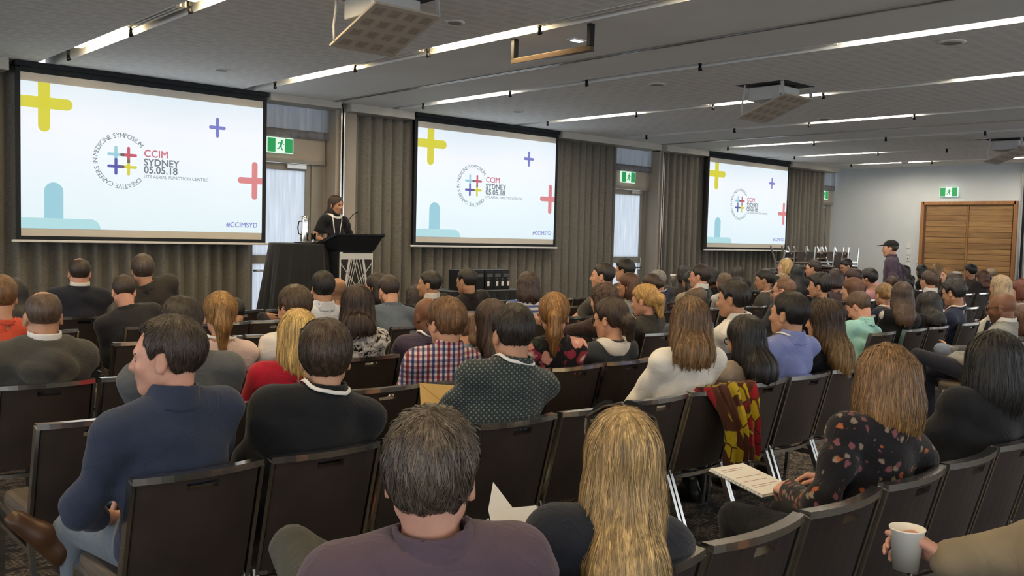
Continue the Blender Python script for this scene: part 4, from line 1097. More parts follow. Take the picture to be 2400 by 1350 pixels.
LAPS = {'lap': (V(.06, .19, .665), 'relax', V(-.75, .62, -.1), V(0, 0, -1)), 'knee': (V(.12, .34, .63), 'relax', V(-.1, 1, -.15), V(0, 0, -1)),
        'hold': (V(.07, .24, .76), 'grip', V(-.3, .9, .15), V(-.9, 0, -.3)), 'fold': (V(-.05, .17, .80), 'relax', V(-1, .1, 0), V(0, -1, 0)),
        'down': (V(.25, .02, .52), 'relax', V(0, .1, -1), V(-1, 0, 0))}
NP = [0]
def person(label, x, y, head, yaw=0, hyaw=0, hp=4, hr=0, fem=0, skin='fair', hair=None, top=None, legs='#23242b', lan=False, gl=None, arms=('lap', 'lap'),
           lod=1, sw=None, s=1.03, face=False, stand=0.0, group='audience members seated in the chairs', shoes='#1c1a19', sun=False, stub=None, cross=None, hat=None, ties=None, name='person', bulk=1.0, eb=None):
    """x, y: seat centre on the floor; head: world position of the crown; yaw, hyaw: degrees, + turns left of +y"""
    t = empty(name, (x, y, stand if stand else 0), math.radians(yaw), label, 'person', group)
    Rb = rot(yaw, 0).T; hl = Rb@(V(*head)-V(x, y, stand)); Rh = rot(hyaw-yaw, hp, hr); Rg = rot(hyaw-yaw, 0)
    c = hl-V(0, 0, .118*s); c[:2] += (Rg@V(0, .012*math.sin(math.radians(hp)), 0))[:2]
    hip = V(0, -.09, .56) if not stand else V(0, 0, .93)
    sp = math.sin(math.radians(hp)); nb = c+V(0, -.03-.085*sp, -.128*s); nb[0] = c[0]*.92
    T = nb-hip; T /= np.linalg.norm(T); lx = V(1, 0, 0)-T*T[0]; lx /= np.linalg.norm(lx); ld = np.cross(T, lx)
    sw = sw*.98 if sw else (.152 if fem else .176); rs = sw/.178*bulk; ch = hip+(nb-hip)*.64-ld*.01; rn = .046 if fem else .054
    sh = {k: nb-T*.084+lx*k*sw+ld*.012 for k in (-1, 1)}; sb = c+Rh@(V(0, -.03, -.055)*s)
    core = [(Ell(hip+V(0, .015, 0), V(.17*bulk, .125*bulk, .10)), .03), (Cap(hip+T*.03, ch-T*.1, .148*bulk, .148*rs, ld, .74), .05), (Cap(ch-T*.1, nb-T*.15, .158*rs, .148*rs, ld, .68), .05),
            (Cap(sh[-1], sh[1], .054*rs**.5, .054*rs**.5), .05)]
    core += [(Cap(nb-T*.032+ld*-.006, sh[k]+T*.014, .046, .034), .045) for k in (-1, 1)]
    el = {}; wr = {}; hd = {}
    for k, a in zip((-1, 1), arms):
        if isinstance(a, str):
            p, kind, d, pl = LAPS[a]; W_ = V(k*p[0], p[1], p[2]); d = V(k*d[0], d[1], d[2]); pl = V(k*pl[0], pl[1], pl[2]); pole = V(k*.55, -.6, -.6)
            if a == 'down' and stand: W_ = V(k*.24, .03, .80); 
        else:
            W_, kind, d, pl = V(*a[0]), a[1], V(*a[2]), V(*a[3]); pole = V(*a[4]) if len(a) > 4 else V(k*.55, -.6, -.6)
        el[k], wr[k] = ik(sh[k], W_, .285, .255, pole); hd[k] = (kind, d, pl)
    armc = [(Cap(sh[k], el[k], .044, .038), .03) for k in (-1, 1)]+[(Cap(el[k], wr[k], .038, .027), .02) for k in (-1, 1)]
    # ---- skin body
    hu, he, hc_ = head_prims(c, Rh, s, fem, lod < 2 or face); neck = (Cap(nb-T*.03, sb, rn*1.12, rn), .03)
    short = top.get('sleeve', 'long') != 'long' or 'cuff' in top
    P = [p for p, _ in core+armc]; lo, hi = bounds(P+[p for p, _ in hu]); fs = (.0068, .0105, .0165)[lod]; cs = .016 if (short and lod < 2) else (.04 if lod < 2 else .05)
    fine = [(c[k]-.125*s, c[k]+.128*s, fs) for k in range(3)]; fine[2] = (c[2]-.17*s, c[2]+.125*s, fs)
    F = Field(axis(lo[0], hi[0], cs, [fine[0]]), axis(lo[1], hi[1], cs, [fine[1]]), axis(lo[2], hi[2], cs, [fine[2]]))
    for p, k in core: F.add(grow(p, -.012), k)
    for p, k in armc: F.add(p, k)
    F.add(*neck)
    for p, k in hu: F.add(p, k)
    for p, k in hc_[:-2]: F.add(p, k, 's')
    for p, k in he: F.add(p, k)
    for p, k in hc_[-2:]: F.add(p, k, 's')
    v, q = F.net(); mats = [m_skin(skin), m_lip(skin)]; ctr = v[q].mean(1); loc = ((ctr-c)@Rh)/s
    mi = ((np.abs(loc[:, 0]) < .024) & (loc[:, 1] > .078) & (np.abs(loc[:, 2]+.069) < .0125)).astype(int)
    if stub:
        mats.append(m_stub(skin, stub[1]))
        if 'scalp' in stub[0]: mi[(loc[:, 2] > np.interp(loc[:, 1], HAIRLINE_Y, HAIRLINE_Z)) & (np.linalg.norm(loc-V(0, -.02, .03), axis=1) < .13) & (np.linalg.norm((loc-V(0, -.0, .125))/V(1, 1.25, 1.1), axis=1) > stub[2])] = 2
        if 'beard' in stub[0]: mi[(loc[:, 2] < -.048) & (loc[:, 2] > -.13) & (loc[:, 1] > .0) & (mi == 0) & ((np.abs(loc[:, 0]) > .03) | (loc[:, 2] < -.08) | ((loc[:, 2] > -.060) & (loc[:, 2] < -.05)))] = 2
    allv, allq, allm = [v], [q], [mi]; n = len(v)
    for k in (-1, 1):
        hv, hq = put_hand(hd[k][0]+('', '_mid', '_low')[lod], wr[k], hd[k][1], hd[k][2], k, .95 if fem else 1.04); allv.append(hv); allq.append(hq+n); allm.append(np.zeros(len(hq), int)); n += len(hv)
    body = shade_mesh('body', np.concatenate(allv), np.concatenate(allq), mats, t, np.concatenate(allm))
    # ---- top garment
    ts = (.014, .022, .034)[lod]; off = {'jacket': .024, 'hoodie': .026, 'shirt': .014, 'tee': .011, 'dress': .009}[top.get('cut', 'shirt')]; sl = top.get('sleeve', 'long')
    tp = [(grow(p, off), k) for p, k in core]
    for k in (-1, 1):
        if sl == 'none': continue
        e_ = el[k] if sl != 'short' else sh[k]+(el[k]-sh[k])*.62
        tp.append((Cap(sh[k], e_, .048+off, (.042 if sl != 'short' else .05)+off*.9), .035))
        if sl == 'long': tp.append((Cap(el[k], wr[k]-(wr[k]-el[k])*top.get('cuff', .04), .041+off*.9, .031+off*.7), .025))
        if sl == 'roll': tp.append((Cap(el[k], el[k]+(wr[k]-el[k])*.35, .043+off, .043+off), .02))
    col = top.get('collar', 'crew'); rc = rn+.012
    base = nb-T*.02+ld*.004; axd = (sb-nb)/np.linalg.norm(sb-nb)*.5+T*.5; axd /= np.linalg.norm(axd)
    ring = []; tpo = tp
    if lod < 2 and col != 'hood': tp = ring
    if col == 'shirt': tp.append((Ring(base-axd*.014, base+axd*.066, rc+.026, rc+.006, .0055), .012))
    elif col == 'jacket': tp.append((Ring(base-axd*.012, base+axd*.052, rc+.026, rc+.014, .008), .02))
    elif col == 'turtle': tp.append((Ring(base-axd*.01, base+axd*.068, rc+.014, rc+.005, .007), .012))
    elif col == 'hood':
        tp += [(Cap(base+lx*-.10+ld*-.0+T*.01, base+ld*-.13-T*.03, .045, .055), .03), (Cap(base+lx*.10+T*.01, base+ld*-.13-T*.03, .045, .055), .03), (Ring(base-axd*.01, base+axd*.05, rc+.03, rc+.022, .012), .02), (Ell(base+ld*-.13-T*.09, V(.13, .035, .09)), .03)]
    elif col == 'crew': tp.append((Ring(base-axd*.006, base+axd*.03, rc+.018, rc+.008, .006), .014))
    tp = tpo; lo, hi = bounds([p for p, _ in tp], .025)
    FT = Field(axis(lo[0], hi[0], ts), axis(lo[1], hi[1], ts), axis(lo[2], hi[2], ts))
    for p, k in tp: FT.add(p, k)
    FN = Field(*FT.ax); FN.v = FT.v.copy(); FN.add(Cap(nb-T*.03, sb, rn+.02, rn+.012), .02)
    FT.add(Cap(base+axd*(.0 if col != 'none' else -.02), sb+axd*.05, rc+.006, rc+.004), .01, 's')
    wa = top.get('fold', .0075 if lod < 2 else .004); ph = RNG.uniform(0, 6, 6)
    def folds(v, x, y, z):
        d1 = np.sin(38*z+9*x+ph[0]+1.6*np.sin(13*x+ph[1]))*np.sin(11*x-7*z+ph[2]); d2 = np.sin(26*z-24*np.abs(x)+ph[3]+1.2*np.sin(17*y+ph[4]))
        d3 = 1-2*np.abs(np.sin(9*z+14*x+ph[5]+1.3*np.sin(10*z+6*y+ph[1])))
        return v+wa*(d1+.6*d2+.7*d3)*np.clip((nb[2]-.03-z)/.05, 0, 1)
    FT.everywhere(folds); v, q = FT.net(); shade_mesh(top.get('name', 'shirt'), v, q, top['mat'], t)
    cst = .0065 if lod == 0 else .0095
    if ring:
        FC = Field(axis(nb[0]-.12, nb[0]+.12, cst), axis(nb[1]-.13, nb[1]+.14, cst), axis(nb[2]-.09, nb[2]+.12, cst))
        for p, k in ring: p.th = max(p.th, cst*.68); FC.add(p, .004)
        FC.everywhere(lambda v, x, y, z: np.maximum(v, (y-nb[1]-.045)*.8+(z-nb[2])*.6) if col in ('shirt', 'jacket') else v)
        v, q = FC.net(); shade_mesh('collar', v, q, top['mat'], t)
    if top.get('under'):       # collar of another garment showing above
        FU = Field(axis(nb[0]-.13, nb[0]+.13, .0075), axis(nb[1]-.13, nb[1]+.15, .0075), axis(nb[2]-.1, nb[2]+.14, .0075))
        FU.add(Ring(base-axd*.02, base+axd*.080, rc+.012, rc+.004, .0055), .004); v, q = FU.net(); shade_mesh('shirt_collar', v, q, top['under'], t)
    if top.get('flap'):        # broad collar lying on the shoulders
        FU = Field(axis(nb[0]-.2, nb[0]+.2, .009), axis(nb[1]-.2, nb[1]+.2, .009), axis(nb[2]-.16, nb[2]+.1, .009)); FU.v = FT_at(FT, FU)-.006
        FU.everywhere(lambda v, x, y, z: np.maximum(v, np.sqrt((x-nb[0])**2*.6+(y-nb[1])**2*1.1+(z-nb[2]-.01)**2*.5)-.098)); FU.add(Cap(base-axd*.055, sb+axd*.05, rc+.008, rc+.003), .008, 's'); v, q = FU.net(); shade_mesh('collar', v, q, top['flap'], t)
    # ---- trousers and shoes
    lg = []; ank = {}
    for k in (-1, 1):
        if stand: hp_, kn, an = V(k*.09, 0, .90), V(k*.10, .03, .48), V(k*.11, -.02, .10)
        else:
            hp_, kn, an = V(k*.09, .0, .545), V(k*.12, .42, .515), V(k*.13, .38, .10)
            if cross == k: kn, an = V(-k*.02, .40, .64), V(-k*.27, .52, .34)
            if cross == 2*k: kn, an = V(k*.30, .36, .60), V(-k*.08, .46, .60)
            if isinstance(cross, dict) and k in cross: kn, an = V(*cross[k][0]), V(*cross[k][1])
        lg += [(Cap(hp_, kn, .088*bulk, .062), .03), (Cap(kn, an, .060, .048), .02)]; ank[k] = (kn, an)
    lg.append((Ell(hip+V(0, .02, -.01), V(.175*bulk, .135, .105)), .03))
    lo, hi = bounds([p for p, _ in lg]); q_ = (.026, .038, .055)[lod]; FL = Field(axis(lo[0], hi[0], q_), axis(lo[1], hi[1], q_), axis(lo[2], hi[2], q_))
    for p, k in lg: FL.add(p, k)
    v, q = FL.net(); shade_mesh('trousers', v, q, cloth('plain', legs) if isinstance(legs, str) else legs, t)
    sv, sq = shoe_template(lod)
    for k in (-1, 1):
        kn, an = ank[k]; d = an-kn; d /= np.linalg.norm(d); fw0 = V(*cross[k][2]) if isinstance(cross, dict) and k in cross and len(cross[k]) > 2 else V(0, 1, 0); fwd = fw0-d*(fw0@d); fwd /= np.linalg.norm(fwd); xx = np.cross(fwd, -d)
        w_ = an+d*.10; shade_mesh('shoe', w_+sv[:, :1]*xx+sv[:, 1:2]*fwd+sv[:, 2:]*(-d), sq, plain('shoe_'+shoes, shoes, .4), t)
    # ---- hair, face, extras
    ho = None
    if hair: ho = hair_mesh(t, c, Rh, Rg, s, hair, lod, nb, (Rg.T@(nb-c))[1]-.12)
    if face or lod == 0: eyes_brows(t, c, Rh, s, eb or (hair['col'] if hair else '#2a1d15'), lod, skin)
    if gl: glasses(t, c, Rh, s, gl)
    if sun: sunglasses_up(t, c, Rh, s)
    if lan:
        th = np.linspace(-1, 1, 41); pts = []
        for a in th:
            b_ = abs(a)
            lx_ = np.interp(b_, [0, .25, .5, .75, 1], [0, .048, .072, .066, .045])*np.sign(a); dy = np.interp(b_, [0, .25, .5, .75, 1], [-.078, -.055, .01, .09, .13]); dz = np.interp(b_, [0, .25, .5, .75, 1], [.036, .028, .0, -.10, -.26])
            pts.append(nb+lx*lx_+ld*dy+T*dz)
        P, g = project(FN, np.array(pts), .007, 6); g /= np.linalg.norm(g, axis=1)[:, None]+1e-6
        tan = np.gradient(P, axis=0); wv = np.cross(tan, g); wv /= np.linalg.norm(wv, axis=1)[:, None]+1e-6
        a, b_ = P-wv*.0072, P+wv*.0072; vv = np.concatenate([a, b_]); m_ = len(P)
        lo_ = shade_mesh('lanyard', vv, np.array([(i, i+1, m_+i+1, m_+i) for i in range(m_-1)]), m_lanyard(), t)
        lo_.modifiers.new('thickness', 'SOLIDIFY').thickness = .0012
    if hat: hat(t, c, Rh, s)
    return t, dict(c=c, Rh=Rh, nb=nb, sh=sh, el=el, wr=wr, T=T, FT=FT, s=s)
def FT_at(F, U):
    X, Y, Z = np.meshgrid(*U.ax, indexing='ij'); return F.at(np.stack([X.ravel(), Y.ravel(), Z.ravel()], 1)).reshape(U.v.shape).astype(F32)
def kippah(par, c, R, s):
    F = Field(axis(c[0]-.1, c[0]+.1, .008), axis(c[1]-.16, c[1]+.12, .008), axis(c[2], c[2]+.17, .008)); A = lambda *p: c+R@(V(*p)*s)
    F.add(Ell(A(0, -.02, .034), V(.098, .120, .110)*s, R), .01)
    F.everywhere(lambda v, x, y, z: np.maximum(v, np.sqrt((x-A(0, -.075, .12)[0])**2+(y-A(0, -.075, .12)[1])**2+(z-A(0, -.075, .12)[2])**2)-.06))
    v, q = F.net(); shade_mesh('skullcap', v, q, cloth('plain', '#9a9a98'), par)
_r_ = V(math.cos(YAW), -math.sin(YAW), 0); _f_ = V(math.sin(YAW), math.cos(YAW), 0)

_d = _f_*.8-_r_*.38+V(0, 0, .12); _d /= np.linalg.norm(_d); _pl = -_r_*.78-V(0, 0, .42); _pl = _pl-_d*(_pl@_d); _pl /= np.linalg.norm(_pl)
_pc = V(2.28, 1.02, .842)-_pl*.041; _w = _pc-_d*.062; _Rb = rot(30, 0).T
CUPARM = (tuple(_Rb@(_w-V(2.53, .61, 0))), 'cup', tuple(_Rb@_d), tuple(_Rb@_pl))
# ---- chairs: row depth, then (x, occupied)
ROW_Y = {'A': 1.375, 'B': 2.84, 'C': 3.82, 'D': 4.8, 'E': 6.18, 'F': 7.1, 'G': 8.05}
ORD = ['first', 'second', 'third', 'fourth', 'fifth', 'sixth', 'seventh', 'eighth', 'ninth', 'tenth', 'eleventh', 'twelfth', 'thirteenth', 'fourteenth', 'fifteenth', 'sixteenth', 'seventeenth', 'eighteenth', 'nineteenth', 'twentieth', 'twenty-first', 'twenty-second', 'twenty-third', 'twenty-fourth', 'twenty-fifth', 'twenty-sixth', 'twenty-seventh', 'twenty-eighth', 'twenty-ninth', 'thirtieth', 'thirty-first', 'thirty-second', 'thirty-third', 'thirty-fourth', 'thirty-fifth']
ROW_NAME = {'A': 'row nearest the camera', 'B': 'second row from the camera', 'C': 'third row from the camera', 'D': 'fourth row from the camera', 'E': 'fifth row from the camera', 'F': 'sixth row from the camera', 'G': 'front row'}
SEATS = {'A': [(1.22, 1), (1.688, 1), (2.156, 0), (2.624, 0), (3.1, 1), (3.56, 0), (4.02, 1), (4.496, 0)], 'B': [(1.235, 1), (1.7, 1), (2.161, 0), (2.62, 1), (3.087, 0), (3.55, 0), (4.013, 1), (4.46, 1), (4.94, 1), (5.4, 1), (8.2, 1), (8.68, 1), (9.376, 0), (10.039, 0)], 'C': [(1.23, 0), (1.72, 1), (2.17, 1), (2.616, 0), (3.06, 1), (3.54, 1), (3.99, 1), (4.46, 1), (4.926, 0), (5.388, 0), (5.85, 1), (7.85, 1), (8.48, 1), (8.96, 1), (9.7, 1), (10.398, 0), (11.0, 1), (11.6, 1), (12.284, 0), (12.946, 0)], 'D': [(1.325, 1), (1.787, 0), (2.25, 1), (2.71, 1), (3.17, 1), (3.66, 1), (4.14, 1), (5.42, 1), (6.0, 1), (6.7, 1), (7.95, 1), (8.8, 1), (9.45, 1), (10.1, 1), (11.2, 1), (12.2, 1), (12.896, 0)], 'E': [(1.45, 1), (2.32, 0), (2.78, 0), (3.24, 0), (3.72, 1), (4.5, 1), (5.08, 0), (5.95, 1), (6.46, 0), (7.02, 1), (7.48, 1), (7.94, 1), (8.52, 1), (9.48, 0), (9.95, 1), (10.4, 1), (11.11, 0), (11.7, 1), (12.25, 1), (12.75, 1), (13.3, 1), (13.96, 0), (14.9, 1), (15.59, 0), (16.2, 1)], 'F': [(1.95, 1), (2.72, 1), (3.3, 1), (3.732, 0), (4.4, 1), (4.85, 1), (5.55, 1), (6.02, 1), (6.51, 0), (6.973, 0), (7.436, 0), (8.32, 1), (9.05, 1), (9.65, 1), (10.4, 1), (12.4, 1), (12.85, 1), (13.526, 0), (14.189, 0), (14.852, 0), (15.9, 1), (17.0, 1), (17.667, 0), (18.5, 1)], 'G': [(2.05, 0), (2.5, 1), (3.38, 1), (3.902, 0), (4.365, 0), (4.828, 0), (5.291, 0), (5.754, 0), (6.2, 1), (6.68, 0), (7.143, 0), (7.606, 0), (8.069, 0), (8.532, 0), (8.995, 0), (11.0, 1), (11.6, 1), (12.3, 1), (12.989, 0), (13.6, 1), (15.6, 1), (19.0, 1), (21.4, 1)]}
for r, lst in SEATS.items():
    for i, (x, o) in enumerate(lst):
        place_chair(x, ROW_Y[r], f'{"occupied" if o else "empty"} brown vinyl banquet chair, {ORD[i]} from the left in the {ROW_NAME[r]}', group='brown banquet chairs, '+ROW_NAME[r])
# ---- the audience, row by row from the back
person('person in plum polo shirt seated at the bottom centre, papers in hand', 1.220, 1.675, (1.125,1.475,1.259), yaw=-22, hyaw=-43, lod=0, hair=dict(style='short',col='#453a30',th=0.02,messy=0.004,strands=4750,sw=0.0022,line=-0.014), top=dict(mat=cloth('plain','#554651'),cut='jacket',collar='shirt',sleeve='roll'), skin='pink', hp=4, bulk=1.08, sw=0.185, arms=('lap', ((0.3, 0.24, 0.78), 'grip', (0.2, 1, 0.1), (-1, 0, -0.2))), cross={-1: ((-0.19, 0.56, 0.745), (0.16, 0.6, 0.53))}, legs='#46463f', eb='#453a30')
person('person in navy blazer with sunglasses on head at the bottom centre', 1.688, 1.675, (1.712,1.475,1.204), yaw=-21, hyaw=-41, lod=0, hair=dict(style='long',col='#a3875a',col2='#b89a66',len=0.26,strands=6500,w=0.9,jag=0.02,sw=0.0014,wave=0.0012), top=dict(mat=cloth('plain','#20232c'),cut='jacket',collar='jacket',sleeve='long'), fem=1, skin='fair', sun=True, hp=4, legs='#2b303a')
person('person in dark floral blouse writing in a spiral notebook', 3.100, 1.675, (3.190,1.535,1.259), yaw=-22, hyaw=-42, lod=0, hair=dict(style='bob',col='#7d5d3a',col2='#94703f',len=0.085,strands=6500,w=1.12,wave=0.006,wf=22,jag=0.024,curl=0.007,sw=0.0018), top=dict(mat=cloth('smallfloral','#17151a','#a35a35','#8a7a68','#7a4a50'),cut='shirt',collar='crew',sleeve='long'), fem=1, skin='pink', hp=20, sw=0.165, arms=(((-0.15, 0.03, 0.73), 'relax', (0.25, 0.95, -0.05), (0.5, 0.1, -0.9)), ((0.05, 0.06, 0.75), 'relax', (-0.6, 0.8, -0.05), (-0.5, 0.0, -0.9))), legs='#1a1a1e')
person('person in black jacket at the right edge in the back row', 4.020, 1.675, (4.051,1.495,1.270), yaw=-26, hyaw=-50, lod=0, hair=dict(style='bob',col='#171412',len=0.1,strands=4000,w=1.12,jag=0.014,sw=0.0018), top=dict(mat=cloth('plain','#1a1b1f'),cut='jacket',collar='jacket',sleeve='long'), fem=1, skin='fair', hp=8, legs='#17171b')
person('person in navy shirt with rolled sleeves, legs crossed, looking left', 1.235, 3.140, (1.193,3.000,1.320), yaw=6, hyaw=50, lod=0, hair=dict(style='short',col='#33281f',th=0.014,recede=1,messy=0.002,strands=4750,sw=0.0018), top=dict(mat=cloth('plain','#30384c'),cut='shirt',collar='shirt',sleeve='roll'), skin='pink', hp=3, bulk=1.06, sw=0.185, arms=(((-0.13, 0.1, 0.62), 'relax', (0.5, 0.8, -0.2), (0.3, 0, -1), (-1, -0.35, -0.5)), 'lap'), cross={1: ((0.03, 0.42, 0.66), (-0.16, 0.43, 0.5), (-0.9, 0.15, 0.35))}, legs='#6c747c', shoes='#4c3320', face=True, eb='#33281f')
person('person in black jacket and lanyard with sunglasses pushed up', 1.700, 3.140, (1.769,2.970,1.280), yaw=-13, hyaw=-27, lod=0, hair=dict(style='short',col='#3b2c20',th=0.022,strands=5250,line=-0.01,sw=0.002), top=dict(mat=cloth('plain','#191a1e'),cut='jacket',collar='turtle',sleeve='long'), skin='fair', sun=True, lan=True, hp=3, bulk=1.03)
person('person in dark green dotted shirt with white lanyard holding an envelope', 2.620, 3.140, (2.696,2.970,1.317), yaw=-9, hyaw=-18, lod=0, hair=dict(style='short',col='#241c17',th=0.012,strands=4250,sw=0.0017), top=dict(mat=cloth('dots','#30393a','#767c76'),cut='shirt',collar='shirt',sleeve='long'), skin='tan', lan=True, hp=6, bulk=1.08, sw=0.19, arms=('hold', 'lap'), face=True, eb='#241c17')
person('person in white blouse beside the chair with the bright scarf', 4.013, 3.140, (3.948,2.970,1.315), yaw=-20, hyaw=-39, lod=0, hair=dict(style='long',col='#6a4f34',col2='#8d6c45',len=0.1,strands=5250,w=0.98,jag=0.022,wave=0.004,sw=0.0018), top=dict(mat=cloth('plain','#e6e1d8'),cut='shirt',collar='shirt',sleeve='long',fold=0.004), fem=1, skin='fair', hp=4, arms=(((-0.14, 0.22, 0.66), 'relax', (0.2, 1, -0.2), (0, 0, -1)), 'lap'))
person('person in beige top with hand at face beside the bright scarf', 4.460, 3.140, (4.464,2.970,1.198), yaw=-14, hyaw=-10, lod=1, hair=dict(style='long',col='#171313',len=0.12,strands=4000,w=1.0,sw=0.0018), top=dict(mat=cloth('plain','#a4927d'),cut='tee',collar='crew',sleeve='long'), fem=1, skin='tan', hp=14, gl='dark', face=True, arms=(((-0.1, 0.16, 1.0), 'relax', (0.1, -0.05, 1), (0.6, -0.5, 0)), 'lap'))
person('person in periwinkle blue shirt with white lanyard', 4.940, 3.140, (4.906,2.970,1.317), yaw=-10, hyaw=3, lod=0, hair=dict(style='short',col='#15110f',th=0.016,strands=3250,sw=0.0018), top=dict(mat=cloth('plain','#7c87bd'),cut='shirt',collar='shirt',sleeve='long'), skin='tan', lan=True, hp=0, face=True, bulk=1.02)
person('person in black top resting chin on hand, second row from the back', 5.400, 3.140, (5.313,2.970,1.265), yaw=-10, hyaw=-3, lod=0, hair=dict(style='long',col='#3a2b20',col2='#a8834e',len=0.2,strands=4500,w=0.98,jag=0.024,wave=0.006,wf=16,sw=0.0018), top=dict(mat=cloth('plain','#151417'),cut='tee',collar='crew',sleeve='long'), fem=1, skin='fair', hp=6, face=True, arms=(((-0.09, 0.13, 1.0), 'relax', (0.5, -0.1, 0.8), (0.6, -0.6, 0)), 'lap'))
person('person in light grey blazer and glasses with legs crossed, at the right', 8.200, 3.140, (8.182,2.970,1.245), yaw=12, hyaw=8, lod=0, top=dict(mat=cloth('plain','#8d8c88'),cut='jacket',collar='jacket',sleeve='long',under=cloth('plain','#d9d8d6')), skin='brown', gl='dark', face=True, hp=10, stub=('beard', '#1a1210', 0.075), cross={-1: ((-0.22, 0.44, 0.68), (0.15, 0.46, 0.4))}, legs='#23242e', eb='#1a1210')
person('person in light blue jeans holding a paper cup at the right edge', 8.680, 3.140, (8.647,2.970,1.119), yaw=10, hyaw=21, lod=1, hair=dict(style='bob',col='#4a3020',len=0.03), top=dict(mat=cloth('plain','#55565a'),cut='shirt',collar='crew',sleeve='long'), fem=1, skin='fair', gl='dark', face=True, arms=(((-0.2, 0.38, 0.7), 'grip', (-0.1, 1, 0.1), (1, 0, 0)), 'lap'), cross={-1: ((-0.22, 0.44, 0.7), (0.15, 0.46, 0.4))}, legs='#7d8ba0', hp=6)
person('person in mid grey suit jacket in front of the navy shirt', 1.720, 4.120, (1.633,3.950,1.303), yaw=-13, hyaw=-26, lod=0, hair=dict(style='short',col='#2c241d',th=0.016,messy=0.0035,strands=3250,sw=0.002), top=dict(mat=cloth('plain','#585a5c'),cut='jacket',collar='jacket',sleeve='long'), skin='pink', hp=8, bulk=1.05, sw=0.185)
person('person in bright red top seated left of the empty chair', 2.140, 4.120, (2.197,3.950,1.235), yaw=-8, hyaw=-15, lod=0, hair=dict(style='bob',col='#c2a263',len=0.085,strands=4500,w=0.92,sw=0.0018,wave=0.003), top=dict(mat=cloth('plain','#b31d33'),cut='shirt',collar='crew',sleeve='long'), fem=1, skin='fair', hp=4)
person('person in red and blue checked shirt and glasses', 3.060, 4.120, (3.095,3.950,1.259), yaw=-2, hyaw=-4, lod=0, hair=dict(style='short',col='#6b4c2f',th=0.022,messy=0.003,strands=4000,line=-0.012,sw=0.002), top=dict(mat=cloth('check','#e2dcdc','#9a4456','#545a8c'),cut='shirt',collar='shirt',sleeve='long'), skin='fair', gl='brown', hp=4, face=True, eb='#6b4c2f')
person('person in black top with hand at chin, beside the checked shirt', 3.540, 4.120, (3.419,3.950,1.247), yaw=6, hyaw=-11, lod=1, hair=dict(style='long',col='#3d2c22',len=0.12,strands=3000,w=0.96,sw=0.0018), top=dict(mat=cloth('plain','#17161a'),cut='tee',collar='crew',sleeve='long'), fem=1, skin='fair', hp=10, arms=(((-0.12, 0.2, 1.02), 'relax', (0.2, -0.1, 0.9), (0.6, -0.6, 0)), 'lap'))
person('person in black blouse with large pink roses', 3.990, 4.120, (3.919,3.950,1.271), yaw=-21, hyaw=-43, lod=0, hair=dict(style='ponytail',col='#8c6538',hz=-0.005,len=0.2,strands=3500,th=0.016,sw=0.0018), top=dict(mat=cloth('floral','#17151a','#dd9d8d','#9c3148','#f0cdbb','#25332a'),cut='tee',collar='crew',sleeve='long'), fem=1, skin='fair', hp=4)
person('person in charcoal jumper with white collar and dark glasses', 4.460, 4.120, (4.425,3.950,1.226), yaw=-6, hyaw=12, lod=0, hair=dict(style='bun',col='#352820',th=0.016,strands=3000,sx=0.02,hz=-0.03,loose=1,sw=0.0018), top=dict(mat=cloth('plain','#3c4046'),cut='tee',collar='crew',sleeve='long',flap=cloth('plain','#e4e1dc')), fem=1, skin='fair', gl='dark', hp=8, face=True)
person('person in white shirt looking left, mouth slightly open', 5.850, 4.120, (5.755,3.950,1.315), yaw=12, hyaw=20, lod=1, hair=dict(style='short',col='#1c1613',th=0.022,messy=0.003,strands=2500,sw=0.002), top=dict(mat=cloth('plain','#d2d0cd'),cut='shirt',collar='shirt',sleeve='long'), skin='tan', hp=6, face=True)
person('person in mint green shirt with head bowed', 7.850, 4.120, (7.911,4.080,1.175), yaw=-8, hyaw=3, lod=1, hair=dict(style='short',col='#4a3526',th=0.014), top=dict(mat=cloth('plain','#93c4bd'),cut='shirt',collar='shirt',sleeve='long'), skin='pink', hp=34, face=True)
person('person in black top with white leaf print', 8.480, 4.120, (8.458,3.950,1.274), yaw=-25, hyaw=-51, lod=1, hair=dict(style='long',col='#38281f',col2='#5c4430',len=0.16,w=0.96,jag=0.02), top=dict(mat=cloth('leaves','#151417','#cfccc8'),cut='tee',collar='crew',sleeve='long'), fem=1, skin='fair', hp=6)
person('person in black seated between the leaf print top and navy jumper', 8.960, 4.120, (9.075,3.950,1.165), yaw=-23, hyaw=-46, lod=1, hair=dict(style='long',col='#15120f',len=0.08,w=0.95), top=dict(mat=cloth('plain','#1c1b1e'),cut='tee',collar='crew',sleeve='long'), fem=1, skin='tan', hp=22)
person('person in navy jumper and dark glasses on the right side', 9.700, 4.120, (9.591,3.950,1.274), yaw=12, hyaw=-2, lod=1, hair=dict(style='short',col='#17120f',th=0.024,messy=0.005), top=dict(mat=cloth('plain','#2a3146'),cut='tee',collar='crew',sleeve='long'), skin='tan', gl='dark', lan=True, hp=14, face=True)
person('person in cream top behind the grey blazer', 11.000, 4.120, (10.793,3.950,1.309), yaw=10, hyaw=-20, lod=1, hair=dict(style='bob',col='#a08a6a',len=0.03,w=0.98), top=dict(mat=cloth('plain','#d5d0c4'),cut='tee',collar='crew',sleeve='long'), fem=1, skin='fair', hp=4, face=True)
person('person with white rimmed glasses at the far right edge', 11.600, 4.120, (11.387,3.950,1.259), yaw=12, hyaw=13, lod=1, hair=dict(style='bob',col='#5a2c1f',len=0.0), top=dict(mat=cloth('plain','#c8a996'),cut='tee',collar='crew',sleeve='long'), fem=1, skin='pale', gl='wire', lan=True, hp=2, face=True)
